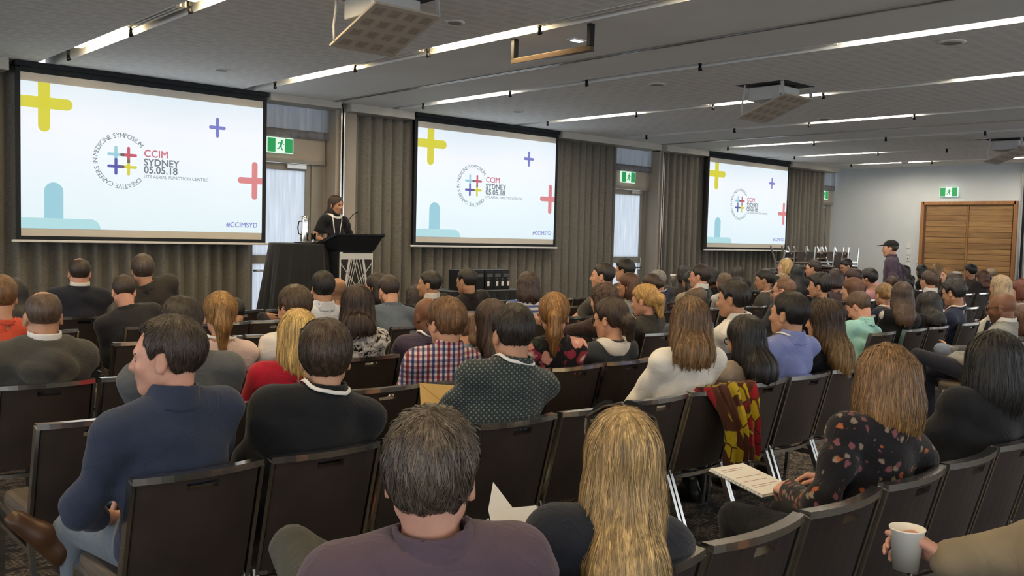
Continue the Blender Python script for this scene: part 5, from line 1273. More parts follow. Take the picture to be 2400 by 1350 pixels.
person('person in grey hooded jacket over white collar at the left edge', 1.325, 5.100, (1.341,4.930,1.285), yaw=0, hyaw=-3, lod=0, hair=dict(style='fringe',col='#4a382a',th=0.004,bald=0.066,by=0.012), top=dict(mat=cloth('plain','#46443f'),cut='hoodie',collar='hood',sleeve='long',under=cloth('plain','#dedbd8')), skin='tan', hp=4, bulk=1.06, sw=0.185)
person('person in pale pink top with white lanyard', 2.250, 5.100, (2.261,4.930,1.254), yaw=-9, hyaw=-19, lod=0, hair=dict(style='ponytail',col='#96713f',hz=0.055,len=0.24,strands=3750,th=0.014,sw=0.0018), top=dict(mat=cloth('plain','#dcc4bb'),cut='tee',collar='none',sleeve='long'), fem=1, skin='fair', lan=True, hp=2)
person('person in white shirt and dark glasses left of the dark table cloth', 2.710, 5.100, (2.720,4.930,1.276), yaw=8, hyaw=9, lod=1, hair=dict(style='short',col='#40301f',th=0.018,messy=0.002,strands=2000,line=-0.012,sw=0.002), top=dict(mat=cloth('plain','#dedad6'),cut='shirt',collar='crew',sleeve='long'), skin='fair', gl='dark', hp=10, face=True)
person('person in black and white paisley blouse', 3.170, 5.100, (3.158,4.930,1.278), yaw=-14, hyaw=-29, lod=0, hair=dict(style='long',col='#33251e',len=0.06,strands=3250,w=0.98,sw=0.0018), top=dict(mat=cloth('paisley','#17171b','#d8d4ce'),cut='shirt',collar='none',sleeve='long'), fem=1, skin='tan', hp=3)
person('person in purple checked shirt in front of the denim jacket', 3.660, 5.100, (3.704,4.930,1.189), yaw=-1, hyaw=-3, lod=1, top=dict(mat=cloth('finecheck','#4b4258','#2b2738'),cut='shirt',collar='shirt',sleeve='long'), skin='brown', lan=True, hp=16, bulk=1.05, stub=('scalp', '#2a1c15', 0.2))
person('person in pale blue denim shirt bending forward behind the checked shirt', 4.140, 5.100, (4.249,5.160,1.029), yaw=-10, hyaw=-19, lod=1, hair=dict(style='ponytail',col='#5a4029',len=0.16), top=dict(mat=cloth('denim','#6d7a8c','#8793a2'),cut='shirt',collar='shirt',sleeve='long'), fem=1, skin='fair', hp=30)
person('person in dark brown lace top holding a phone', 5.420, 5.100, (5.432,4.930,1.252), yaw=6, hyaw=2, lod=1, hair=dict(style='curly',col='#3f2b1e',len=0.06,w=1.02,curl=0.012,strands=2000,sw=0.0018), top=dict(mat=cloth('finecheck','#30211f','#4a3533'),cut='tee',collar='crew',sleeve='long'), fem=1, skin='fair', hp=10, arms=(((-0.1, 0.34, 0.9), 'grip', (-0.3, 0.9, 0.3), (0.8, 0, 0.3)), 'lap'))
person('person in dark grey jacket in front of the navy dress', 6.000, 5.100, (5.938,4.930,1.229), yaw=10, hyaw=16, lod=1, hair=dict(style='bun',col='#b08c52',th=0.016,hz=0.0,bs=1.25,messy=0.004,strands=2250,loose=1,sw=0.002), top=dict(mat=cloth('plain','#34322f'),cut='jacket',collar='jacket',sleeve='long'), fem=1, skin='pink', hp=8, face=True)
person('person in steel blue jumper taking notes with watch on wrist', 6.700, 5.100, (6.809,5.060,1.191), yaw=8, hyaw=-3, lod=1, hair=dict(style='fringe',col='#4a3a2c',th=0.008,bald=0.06,by=-0.03), top=dict(mat=cloth('plain','#454f5e'),cut='shirt',collar='crew',sleeve='roll'), skin='fair', hp=24, bulk=1.08, arms=(((-0.24, 0.3, 0.84), 'fist', (0.5, 0.5, 0.6), (0.6, 0.3, -0.4)), ((-0.02, 0.36, 0.86), 'fist', (-0.3, 0.8, 0.3), (-0.6, 0, -0.5))))
person('person in dark grey jacket and glasses beside two empty chairs', 7.950, 5.100, (8.039,4.930,1.263), yaw=12, hyaw=18, lod=1, hair=dict(style='short',col='#6b4a35',th=0.006,recede=1), top=dict(mat=cloth('plain','#3a3b40'),cut='jacket',collar='jacket',sleeve='long'), skin='pink', gl='dark', hp=6, face=True)
person('person in black hooded top looking left on the right side', 8.800, 5.100, (8.710,4.930,1.299), yaw=14, hyaw=20, lod=1, hair=dict(style='short',col='#15110f',th=0.022,messy=0.004,line=-0.01), top=dict(mat=cloth('plain','#1d1c1f'),cut='hoodie',collar='hood',sleeve='long'), fem=1, skin='fair', hp=2, face=True)
person('person in dark grey top in front of the pink top', 9.450, 5.100, (9.385,4.930,1.247), yaw=12, hyaw=12, lod=1, hair=dict(style='long',col='#57351f',len=0.06,w=0.98), top=dict(mat=cloth('plain','#4b4748'),cut='tee',collar='crew',sleeve='long'), fem=1, skin='pale', hp=2, face=True)
person('person in navy dress with white lanyard right of the mint shirt', 10.100, 5.100, (10.108,4.930,1.175), yaw=6, hyaw=-28, lod=1, hair=dict(style='bun',col='#86683f',th=0.014,hz=-0.01,bs=1.1), top=dict(mat=cloth('plain','#262a3c'),cut='dress',collar='none',sleeve='short'), fem=1, skin='fair', lan=True, hp=6)
person('person with white collar in dark jumper on the right side', 11.200, 5.100, (11.248,4.930,1.311), yaw=8, hyaw=-26, lod=2, hair=dict(style='short',col='#3a2a1f',th=0.014), top=dict(mat=cloth('plain','#3c3233'),cut='tee',collar='crew',sleeve='long',under=cloth('plain','#dcd9d5')), skin='fair', hp=2)
person('person in maroon jumper with small skullcap', 12.200, 5.100, (12.496,5.140,1.259), yaw=10, hyaw=-2, lod=2, hair=dict(style='short',col='#33261c',th=0.016), top=dict(mat=cloth('plain','#4a1f22'),cut='tee',collar='crew',sleeve='long'), skin='fair', hp=20, hat=kippah)
person('person in orange top at the left edge', 1.450, 6.480, (1.479,6.310,1.282), yaw=-4, hyaw=-7, lod=1, hair=dict(style='short',col='#6a4a2b',th=0.016), top=dict(mat=cloth('plain','#d4553d'),cut='tee',collar='crew',sleeve='long'), skin='fair', hp=4)
person('person in pale blue white shirt in front of the dark table cloth', 3.720, 6.480, (3.726,6.310,1.290), yaw=-8, hyaw=-17, lod=1, hair=dict(style='short',col='#15110f',th=0.015,strands=1750,sw=0.002), top=dict(mat=cloth('plain','#cdd0d6'),cut='shirt',collar='shirt',sleeve='long'), skin='tan', hp=3)
person('person in blue denim jacket leaning forward', 4.500, 6.480, (4.544,6.600,1.233), yaw=-6, hyaw=-7, lod=1, hair=dict(style='short',col='#2c1f19',th=0.012), top=dict(mat=cloth('denim','#4a5462','#65707e'),cut='jacket',collar='jacket',sleeve='long'), skin='fair', hp=24, stub=('beard', '#2c1f19', 0))
person('person in blue and white striped top with red flowers', 5.950, 6.480, (5.905,6.310,1.273), yaw=-18, hyaw=-35, lod=1, hair=dict(style='bob',col='#36251d',len=0.045,w=1.06,jag=0.02,curl=0.004), top=dict(mat=cloth('stripe','#d9d6d6','#4d5f9c','#a23d48'),cut='tee',collar='crew',sleeve='long'), fem=1, skin='fair', hp=2)
person('person in grey T-shirt looking left near the middle door', 7.020, 6.480, (6.924,6.310,1.350), yaw=14, hyaw=34, lod=1, hair=dict(style='short',col='#1b1512',th=0.016), top=dict(mat=cloth('plain','#4f4d4b'),cut='tee',collar='crew',sleeve='short'), skin='fair', lan=True, hp=0, face=True, arms=(((-0.26, 0.3, 0.7), 'relax', (0.2, 1, -0.2), (0, 0, -1)), 'lap'))
person('person in light grey top in front of the middle door', 7.480, 6.480, (7.327,6.310,1.248), yaw=14, hyaw=35, lod=1, hair=dict(style='bob',col='#4c2f20',len=0.035,w=0.95), top=dict(mat=cloth('plain','#8e8d89'),cut='tee',collar='crew',sleeve='long'), fem=1, skin='fair', hp=2, face=True)
person('person in navy dress with scalloped white neckline', 7.940, 6.480, (7.700,6.310,1.235), yaw=8, hyaw=5, lod=1, hair=dict(style='bun',col='#33221a',th=0.01,hz=0.01), top=dict(mat=cloth('plain','#222a45'),cut='dress',collar='none',sleeve='none'), fem=1, skin='fair', lan=True, hp=10)
person('person in green plaid shirt with white collar', 8.520, 6.480, (8.538,6.310,1.328), yaw=12, hyaw=24, lod=1, hair=dict(style='short',col='#261b15',th=0.018), top=dict(mat=cloth('plaid','#1f2c28','#34493f'),cut='shirt',collar='crew',sleeve='long',under=cloth('plain','#d9d6d2')), skin='pink', hp=2, face=True)
person('person in olive grey off-shoulder top right of the bald seated notetaker', 9.950, 6.480, (9.843,6.310,1.272), yaw=14, hyaw=29, lod=2, hair=dict(style='ponytail',col='#16120f',hz=0.0,len=0.2), top=dict(mat=cloth('plain','#4c4a42'),cut='tee',collar='none',sleeve='short'), fem=1, skin='tan', lan=True, hp=10, face=True)
person('person in pale scarf behind the dark grey jacket and glasses', 10.400, 6.480, (10.207,6.310,1.222), yaw=-14, hyaw=-28, lod=2, hair=dict(style='curly',col='#8d7355',len=0.0,curl=0.01), top=dict(mat=cloth('plain','#8a7d6c'),cut='tee',collar='crew',sleeve='long'), fem=1, skin='fair', hp=2)
person('person in sleeveless plum dress behind the black hooded top', 11.700, 6.480, (11.527,6.310,1.267), yaw=-19, hyaw=-37, lod=2, hair=dict(style='bob',col='#2a1815',len=0.02), top=dict(mat=cloth('plain','#5c464c'),cut='dress',collar='none',sleeve='none'), fem=1, skin='fair', hp=6)
person('person in dark maroon top behind the long haired dark grey top', 12.250, 6.480, (12.024,6.310,1.258), yaw=-1, hyaw=-2, lod=2, hair=dict(style='short',col='#2e1a18',th=0.024,line=-0.01), top=dict(mat=cloth('plain','#33252a'),cut='tee',collar='crew',sleeve='long'), fem=1, skin='fair', hp=10)
person('person in pink top on the right side', 12.750, 6.480, (12.460,6.310,1.256), yaw=3, hyaw=7, lod=2, hair=dict(style='short',col='#171310',th=0.026,line=-0.015), top=dict(mat=cloth('plain','#d29a9c'),cut='shirt',collar='shirt',sleeve='long'), fem=1, skin='fair', hp=8, face=True)
person('person in brown top behind the navy dress on the right', 13.300, 6.480, (13.189,6.310,1.158), yaw=-17, hyaw=-34, lod=2, hair=dict(style='bun',col='#3b2a20',hz=0.05), top=dict(mat=cloth('plain','#4b3b33'),cut='tee',collar='crew',sleeve='long'), fem=1, skin='fair', hp=6)
person('person in black facing left on the right side', 14.900, 6.480, (15.070,6.310,1.267), yaw=30, hyaw=51, lod=2, hair=dict(style='long',col='#8a6138',len=0.04), top=dict(mat=cloth('plain','#232125'),cut='tee',collar='crew',sleeve='long'), fem=1, skin='pale', hp=2, face=True)
person('person in dark top in front of the timber doors', 16.200, 6.480, (16.447,6.310,1.217), yaw=-15, hyaw=-29, lod=2, hair=dict(style='long',col='#4a2c1c',len=0.06,w=0.92), top=dict(mat=cloth('plain','#2a2424'),cut='tee',collar='crew',sleeve='long'), fem=1, skin='fair', hp=4)
person('person in charcoal suit with head bowed, left of the dark suit pair', 2.720, 7.400, (2.613,7.440,1.214), yaw=-4, hyaw=-11, lod=1, hair=dict(style='short',col='#35291f',th=0.008), top=dict(mat=cloth('plain','#26262a'),cut='jacket',collar='jacket',sleeve='long'), skin='pink', hp=26, bulk=1.08, sw=0.185)
person('person in black at the left edge behind the orange top', 1.950, 7.400, (1.771,7.230,1.216), yaw=-7, hyaw=-14, lod=2, hair=dict(style='long',col='#17120f',len=0.1), top=dict(mat=cloth('plain','#1b1a1c'),cut='jacket',collar='jacket',sleeve='long'), fem=1, skin='fair', hp=4)
person('person in black cardigan with arm along the chair back', 3.300, 7.400, (3.541,7.460,1.006), yaw=0, hyaw=5, lod=1, hair=dict(style='short',col='#17120f',th=0.012), top=dict(mat=cloth('plain','#29262a'),cut='jacket',collar='jacket',sleeve='long'), skin='tan', hp=26, arms=('lap', ((0.46, -0.02, 0.86), 'relax', (1, 0.1, -0.2), (0, -1, 0))))
person('person in navy suit in front of the lectern', 4.400, 7.400, (4.414,7.230,1.190), yaw=-4, hyaw=-7, lod=2, top=dict(mat=cloth('plain','#33344a'),cut='jacket',collar='jacket',sleeve='long'), skin='olive', hp=6, stub=('scalp', '#3a2a20', 0.09))
person('person in black top right of the lectern', 4.850, 7.400, (4.834,7.230,1.225), yaw=8, hyaw=32, lod=2, hair=dict(style='long',col='#1f1613',len=0.08,w=0.95), top=dict(mat=cloth('plain','#211c1e'),cut='tee',collar='crew',sleeve='long'), fem=1, skin='fair', hp=4, face=True)
person('person in black jumper with white collar looking left, beside the black boxes', 5.550, 7.400, (5.446,7.230,1.236), yaw=12, hyaw=41, lod=1, hair=dict(style='short',col='#15110f',th=0.014), top=dict(mat=cloth('plain','#19191c'),cut='tee',collar='crew',sleeve='long',under=cloth('plain','#dcd9d5')), skin='tan', hp=2, face=True)
person('person in black suit in front of the black boxes', 6.020, 7.400, (5.917,7.230,1.258), yaw=4, hyaw=13, lod=1, hair=dict(style='short',col='#17120f',th=0.014,line=0.01), top=dict(mat=cloth('plain','#1f1c1c'),cut='jacket',collar='jacket',sleeve='long'), skin='tan', hp=10, face=True)
person('person in olive shirt and glasses by the middle door', 8.320, 7.400, (8.311,7.230,1.350), yaw=10, hyaw=23, lod=2, hair=dict(style='short',col='#17120f',th=0.024,messy=0.005), top=dict(mat=cloth('plain','#55503f'),cut='shirt',collar='crew',sleeve='long'), skin='fair', gl='dark', hp=4, face=True)
person('person in navy jumper with white lanyard by the middle door', 9.050, 7.400, (8.934,7.230,1.225), yaw=-1, hyaw=-1, lod=2, hair=dict(style='short',col='#8d8a84',th=0.012), top=dict(mat=cloth('plain','#2a2f42'),cut='tee',collar='crew',sleeve='long'), skin='pink', lan=True, hp=6)
person('person in cream knit left of the green plaid shirt', 9.650, 7.400, (9.592,7.230,1.204), yaw=-6, hyaw=-13, lod=2, hair=dict(style='long',col='#120f0f',len=0.12,w=0.9), top=dict(mat=cloth('plain','#b3a58c'),cut='shirt',collar='crew',sleeve='long'), fem=1, skin='tan', hp=6)
person('person in white top right of the green plaid shirt', 10.400, 7.400, (10.322,7.230,1.176), yaw=-7, hyaw=-15, lod=2, hair=dict(style='bob',col='#5a4735',len=0.03), top=dict(mat=cloth('plain','#d0ccc6'),cut='tee',collar='crew',sleeve='long'), fem=1, skin='fair', hp=4)
person('person in black with hair to the waist, right of the third screen', 12.400, 7.400, (12.117,7.230,1.278), yaw=-20, hyaw=-39, lod=2, hair=dict(style='long',col='#121012',len=0.22,w=0.95), top=dict(mat=cloth('plain','#1d1c1f'),cut='tee',collar='crew',sleeve='long'), fem=1, skin='tan', hp=4)
person('person in grey shirt and dark glasses looking left below the third screen', 12.850, 7.400, (12.560,7.230,1.352), yaw=14, hyaw=24, lod=2, hair=dict(style='short',col='#2b1f18',th=0.014), top=dict(mat=cloth('plain','#3f4247'),cut='shirt',collar='shirt',sleeve='long'), skin='fair', gl='dark', hp=4, face=True)
person('person in black top in front of the standing man in the cap', 15.900, 7.400, (15.497,7.230,1.260), yaw=-4, hyaw=-9, lod=2, hair=dict(style='long',col='#15120f',len=0.1,w=0.98), top=dict(mat=cloth('plain','#202024'),cut='tee',collar='crew',sleeve='long'), fem=1, skin='tan', hp=4)
person('person in brown jacket in front of the timber doors', 18.500, 7.400, (18.247,7.230,1.267), yaw=-4, hyaw=-8, lod=2, hair=dict(style='short',col='#14100e',th=0.024), top=dict(mat=cloth('plain','#4a3d33'),cut='jacket',collar='jacket',sleeve='long'), skin='tan', hp=6)
person('person with sunglasses on head in front of the timber doors', 17.000, 7.400, (16.776,7.230,1.286), yaw=-18, hyaw=-37, lod=2, hair=dict(style='bob',col='#7a5d3a',len=0.03), top=dict(mat=cloth('plain','#4c3d34'),cut='tee',collar='crew',sleeve='long'), fem=1, skin='fair', hp=4)
person('person in navy suit with white collar in the front row', 2.500, 8.350, (2.509,8.180,1.331), yaw=-4, hyaw=-11, lod=1, hair=dict(style='fringe',col='#2f241d',th=0.007,bald=0.066,by=0.01), top=dict(mat=cloth('plain','#22242f'),cut='jacket',collar='jacket',sleeve='long',under=cloth('plain','#dcd9d5')), skin='pink', hp=2, bulk=1.06, sw=0.185)
person('person in dark brown grey suit in the front row', 3.380, 8.350, (3.033,8.180,1.348), yaw=-4, hyaw=-10, lod=1, hair=dict(style='short',col='#43382f',th=0.022,line=-0.02), top=dict(mat=cloth('plain','#3a3632'),cut='jacket',collar='jacket',sleeve='long'), skin='fair', hp=4, bulk=1.04)
person('person bending low between the denim jacket and the black jumper', 6.200, 8.350, (6.239,8.550,1.006), yaw=-8, hyaw=-16, lod=2, hair=dict(style='curly',col='#231915',len=0.0,curl=0.01), top=dict(mat=cloth('plain','#2a2326'),cut='tee',collar='crew',sleeve='long'), fem=1, skin='tan', hp=34)
person('person holding a coffee cup at the front right of the middle door', 11.000, 8.350, (10.697,8.180,1.235), yaw=-1, hyaw=-3, lod=2, hair=dict(style='curly',col='#1a1311',len=0.0,curl=0.012), top=dict(mat=cloth('plain','#3f3a36'),cut='tee',collar='crew',sleeve='long'), fem=1, skin='brown', hp=4, arms=(((-0.28, 0.36, 0.98), 'grip', (-0.4, 0.8, 0.3), (0.8, 0.2, 0)), 'lap'))
person('person in black behind the green plaid shirt', 11.600, 8.350, (11.363,8.180,1.195), yaw=-7, hyaw=-14, lod=2, hair=dict(style='curly',col='#17120f',len=0.0,curl=0.01), top=dict(mat=cloth('plain','#232022'),cut='tee',collar='crew',sleeve='long'), fem=1, skin='brown', hp=4)
person('person in dark grey below the third screen', 12.300, 8.350, (12.014,8.180,1.211), yaw=-18, hyaw=-36, lod=2, hair=dict(style='long',col='#2b211b',len=0.06), top=dict(mat=cloth('plain','#302d2e'),cut='tee',collar='crew',sleeve='long'), fem=1, skin='fair', hp=4)
person('person in cream scarf smiling towards the left below the third screen', 13.600, 8.350, (13.340,8.180,1.337), yaw=18, hyaw=34, lod=2, hair=dict(style='bob',col='#b2935c',len=0.02,curl=0.006), top=dict(mat=cloth('plain','#b3a48c'),cut='tee',collar='crew',sleeve='long'), fem=1, skin='pale', hp=-4, face=True)
person('person in black looking down by the upturned chairs', 15.600, 8.350, (15.327,8.180,1.332), yaw=20, hyaw=56, lod=2, hair=dict(style='short',col='#17120f',th=0.014), top=dict(mat=cloth('plain','#242226'),cut='jacket',collar='jacket',sleeve='long'), skin='tan', hp=26, face=True)
person('person in black top left of the timber doors', 19.000, 8.350, (18.304,8.180,1.226), yaw=-10, hyaw=-20, lod=2, hair=dict(style='bob',col='#16120f',len=0.04), top=dict(mat=cloth('plain','#222024'),cut='tee',collar='crew',sleeve='long'), fem=1, skin='fair', hp=4)
person('person in dark jumper at the right end of the timber doors', 21.400, 8.350, (21.742,8.180,1.131), yaw=0, hyaw=1, lod=2, hair=dict(style='short',col='#8a7a66',th=0.014), top=dict(mat=cloth('plain','#333038'),cut='tee',collar='crew',sleeve='long'), skin='pink', hp=4)
# ================================================================== STAGE THINGS
DEG = math.radians
SZ = .47
# cocktail table under a draped black cloth
t = empty('cocktail_table', (6.07, 10.9, SZ), 0, 'tall round cocktail table hidden under a black cloth beside the lectern', 'table')
MB().lathe([(0, .93), (.36, .93), (.36, .955), (0, .955)], n=32).build('table_top', M_black, t)
MB().tube([(0, 0, 0), (0, 0, .93)], .04, 12).build('pole', M_steel, t)
MB().lathe([(0, .02), (.26, .02), (.26, 0), (0, 0)], n=28).build('base', M_steel, t)
M_bcloth = plain('black_table_cloth', '#131417', .85, 0, .15, 5, sheen=.2)
def draped(r0, r1, h, n=160, k=13, amp=.05):
    prof = [0, .02, .1, .25, .45, .65, .85, 1]; v = []; f = []
    v.append((0, 0, h+.006))
    for i, p in enumerate([-1]+prof):
        for j in range(n):
            a = 2*math.pi*j/n
            if p < 0: r, z = r0*.96, h+.006
            else:
                fold = math.sin(k*a+.6*math.sin(3*a))+.4*math.sin(2.3*k*a+1); r = r0+.008+(r1-r0)*p+amp*p*fold*.7; z = h*(1-p)+.004
            v.append((r*math.cos(a), r*math.sin(a), z))
    for j in range(n): f.append((0, 1+j, 1+(j+1) % n))
    for i in range(len(prof)):
        for j in range(n): a = 1+i*n+j; b = 1+i*n+(j+1) % n; f.append((a, a+n, b+n, b))
    m = MB(); m.add(v, f, True); return m
o = draped(.375, .50, .957).build('table_cloth', M_bcloth); o.location = (6.07, 10.9, SZ); tag(o, 'black floor length cloth draped over the cocktail table', 'table cloth')
# water jug, tray and glasses
zt = SZ+.966
t = empty('serving_tray', (6.12, 10.84, zt), 0, 'small round steel tray under the water jug', 'tray')
MB().lathe([(0, .0), (.13, .0), (.145, .008), (.15, .012), (.14, .012), (.128, .004), (0, .004)], n=32).build('dish', M_chrome, t)
t = empty('water_jug', (6.12, 10.84, zt+.005), 0, 'tall polished steel water jug on the tray', 'jug')
MB().lathe([(0, 0), (.058, 0), (.06, .01), (.052, .2), (.048, .30), (.056, .345), (.052, .345), (.044, .30), (.048, .2), (.05, .02), (0, .02)], n=28).build('vessel', M_chrome, t)
MB().tube([(-.05, 0, .28), (-.085, 0, .27), (-.1, 0, .2), (-.09, 0, .12), (-.055, 0, .1)], .008, 8).build('handle', M_dark, t)
MB().prism([(.03, -.02), (.075, 0), (.03, .02)], .32, .35).build('spout', M_chrome, t)
m, nt, b = nodes_of('clear_glass'); b.inputs['Transmission Weight'].default_value = 1; b.inputs['Roughness'].default_value = .02; b.inputs['IOR'].default_value = 1.45
wn = N(nt, 'ShaderNodeTexNoise', Scale=4.0); L(nt, ramp(nt, wn.outputs['Fac'], [(0, (.96, .98, .98)), (1, (1, 1, 1))]), b.inputs['Base Color']); M_glass = m
for i, (dx, dy, lb) in enumerate(((.06, -.12, 'clear drinking glass in front of the steel jug'), (.26, -.08, 'clear drinking glass right of the steel jug, nearest the lectern'))):
    t = empty('drinking_glass', (6.12+dx, 10.84+dy, zt), 0, lb, 'glass', 'drinking glasses on the cocktail table')
    MB().lathe([(0, 0), (.031, 0), (.036, .13), (.034, .13), (.030, .008), (0, .008)], n=24).build('tumbler', M_glass, t)
# lectern
t = empty('lectern', (6.6, 10.5, SZ), 0, 'black lectern with white crossing-lines front panel', 'lectern')
MB().box(-.26, .26, -.14, .2, .04, .88, .008).build('body', M_black, t)
MB().box(-.3, .3, -.2, .26, 0, .04, .006).build('plinth', M_black, t)
v = [(-.36, -.25, 1.09), (.36, -.25, 1.09), (.36, .22, .95), (-.36, .22, .95), (-.27, -.16, .88), (.27, -.16, .88), (.27, .2, .86), (-.27, .2, .86)]
m = MB(); m.add(v, [(0, 1, 2, 3), (7, 6, 5, 4), (0, 4, 5, 1), (1, 5, 6, 2), (2, 6, 7, 3), (3, 7, 4, 0)]); m.build('desk_top', plain('lectern_black', '#1b1d21', .35, 0, .1), t)
MB().box(-.37, .37, -.265, -.245, 1.08, 1.105, .003).build('front_lip', M_dark, t)
for sx in (-.365, .365): MB().bar((sx, -.255, 1.095), (sx, .24, .95), .016, .04).build('side_rail', M_dark, t)
MB().box(-.24, -.2, -.148, -.14, .845, .865).build('white_label', M_paper, t)
pn = MB().box(-.245, .245, -.155, -.14, .12, .84).build('front_panel', plain('lectern_panel_brown', '#2c2725', .6), t)
fr = MB(); 
for a in ((-.25, -.235, .1, .85), (.235, .25, .1, .85), (-.235, .235, .77, .85), (-.235, .235, .1, .12)): fr.box(a[0], a[1], -.166, -.15, a[2], a[3])
fr.build('panel_frame', M_white, pn)
def ln(x0, y0, x1, y1, w):
    MB().bar((-.235+.47*x0, -.158, .12+.65*y0), (-.235+.47*x1, -.158, .12+.65*y1), .01, w, (-(y1-y0)*.65, 0, (x1-x0)*.47)).build('panel_bar', M_white, pn)
for a in ((.28, 1, .06, .1, .03), (.72, 1, .94, .1, .03)): ln(*a)
for a in ((0, .92, 1, .0, .009), (1, .92, 0, .0, .009), (.36, 1, .1, .15, .006), (.44, 1, .14, .12, .006), (.52, 1, .18, .1, .006), (.40, 1, .80, .1, .006), (.50, 1, .86, .12, .006), (.60, 1, .90, .14, .006), (0, .55, .75, .1, .009), (1, .55, .25, .1, .009)): ln(*a)
mc = empty('gooseneck_microphone', (6.5, 10.42, SZ+1.05), 0, 'thin black gooseneck microphone on the lectern', 'microphone')
MB().tube([(0, 0, -.02), (0, .0, .12), (.03, .02, .22), (.12, .06, .30), (.2, .1, .33)], .006, 8).build('neck', M_dark, mc)
MB().tube([(.2, .1, .33), (.24, .12, .345)], .011, 10).build('capsule', M_black, mc)
MB().lathe([(0, -.015), (.035, -.015), (.03, .0), (0, .0)], n=20).build('base', M_dark, mc)
# the speaker
p_, info = person('person speaking at the lectern in black dress with white collar and lanyard', 6.62, 10.98, (6.64, 10.93, 2.075), yaw=182, hyaw=196, hp=6, fem=1, skin='olive', lod=0, stand=SZ, lan=True, face=True, group='people standing',
    hair=dict(style='long', col='#2a1a15', len=.12, w=.86, strands=1200), top=dict(mat=cloth('plain', '#15161c'), cut='dress', collar='crew', sleeve='short', flap=cloth('plain', '#e8e6e2'), name='dress'), legs='#17171b',
    arms=(((-.25, .25, 1.0), 'relax', (.3, .9, -.1), (0, 0, -1)), ((.25, .25, 1.0), 'relax', (-.3, .9, -.1), (0, 0, -1))), s=1.0)
# table with black display boxes
t = empty('trestle_table', (9.2, 11.0, 0), 0, 'trestle table under black cloth below the middle screen', 'table')
MB().box(-.78, .78, -.36, .36, .72, .75, .004).build('table_top', M_black, t)
for sx in (-.6, .6):
    for sy in (-.26, .26): MB().tube([(sx, sy, 0), (sx, sy, .72)], .016, 8).build('leg', M_steel, t)
m = MB(); n = 150; per = []
for i in range(n):
    u = i/n*4; s_ = int(u); q = u-s_
    x, y = [(-.8+1.6*q, -.38), (.8, -.38+.76*q), (.8-1.6*q, .38), (-.8, .38-.76*q)][s_]; nx, ny = [(0, -1), (1, 0), (0, 1), (-1, 0)][s_]
    w_ = .02*math.sin(i*1.1)+.012*math.sin(i*2.3); per.append((x, y, nx*w_, ny*w_))
v = [(x, y, .757) for x, y, a, c_ in per]+[(x+a*.3, y+c_*.3, .6) for x, y, a, c_ in per]+[(x+a, y+c_, .02) for x, y, a, c_ in per]
m.add(v, [(k*n+i, (k+1)*n+i, (k+1)*n+(i+1) % n, k*n+(i+1) % n) for k in range(2) for i in range(n)]+[tuple(range(n))], False)
o = m.build('table_cloth', M_bcloth); o.location = (9.2, 11.0, 0); tag(o, 'black cloth over the trestle table below the middle screen', 'table cloth')
for i, (x, w_, lb, tags) in enumerate(((8.92, .25, 'black locker box with one white tag, left of the pair', (-.2,)), (9.44, .25, 'black locker box with four white tags, right of the pair', (-.2, -.02, .09, .21)))):
    t = empty('locker_box', (x, 10.9, .757), 0, lb, 'box', 'black locker boxes on the trestle table')
    MB().box(-w_, w_, -.12, .12, 0, .31, .006).build('case', plain('locker_black', '#17181a', .4, 0, .1), t)
    for k in (-1, 0, 1): 
        d_ = MB().box(k*.165-.075, k*.165+.075, -.13, -.118, .02, .29, .003).build('locker_door', plain('locker_door', '#202123', .35, 0, .1), t)
        MB().box(k*.165-.055, k*.165+.055, -.134, -.129, .2, .25).build('label_strip', plain('grey_label', '#55585a', .5), d_)
    for dx in tags:
        g = MB().box(dx-.022, dx+.022, -.142, -.136, .06, .135, .002).build('white_tag', M_paper, t)
        MB().tube([(dx, -.139, .13), (dx-.01, -.14, .17), (dx, -.135, .19), (dx+.01, -.14, .17), (dx+.004, -.139, .135)], .0025, 6).build('tag_string', M_steel, g)
# upturned chairs stacked in the far corner
for i, x in enumerate((17.5, 18.1, 18.75, 19.3, 19.75)):
    for k in range(5): place_chair(x, 10.6, f'stacked chair in the far corner, {ORD[4-k]} from the top of the {ORD[i]} pile', rz=math.pi*.5 if i % 2 else 0, z=k*.14, group='stacked chairs in the far corner')
    rz = .25*i; place_chair(x, 10.9, f'upturned chair with legs in the air on the {ORD[i]} pile in the far corner', rz=rz, z=1.52, rx=math.pi, group='upturned chairs in the far corner')
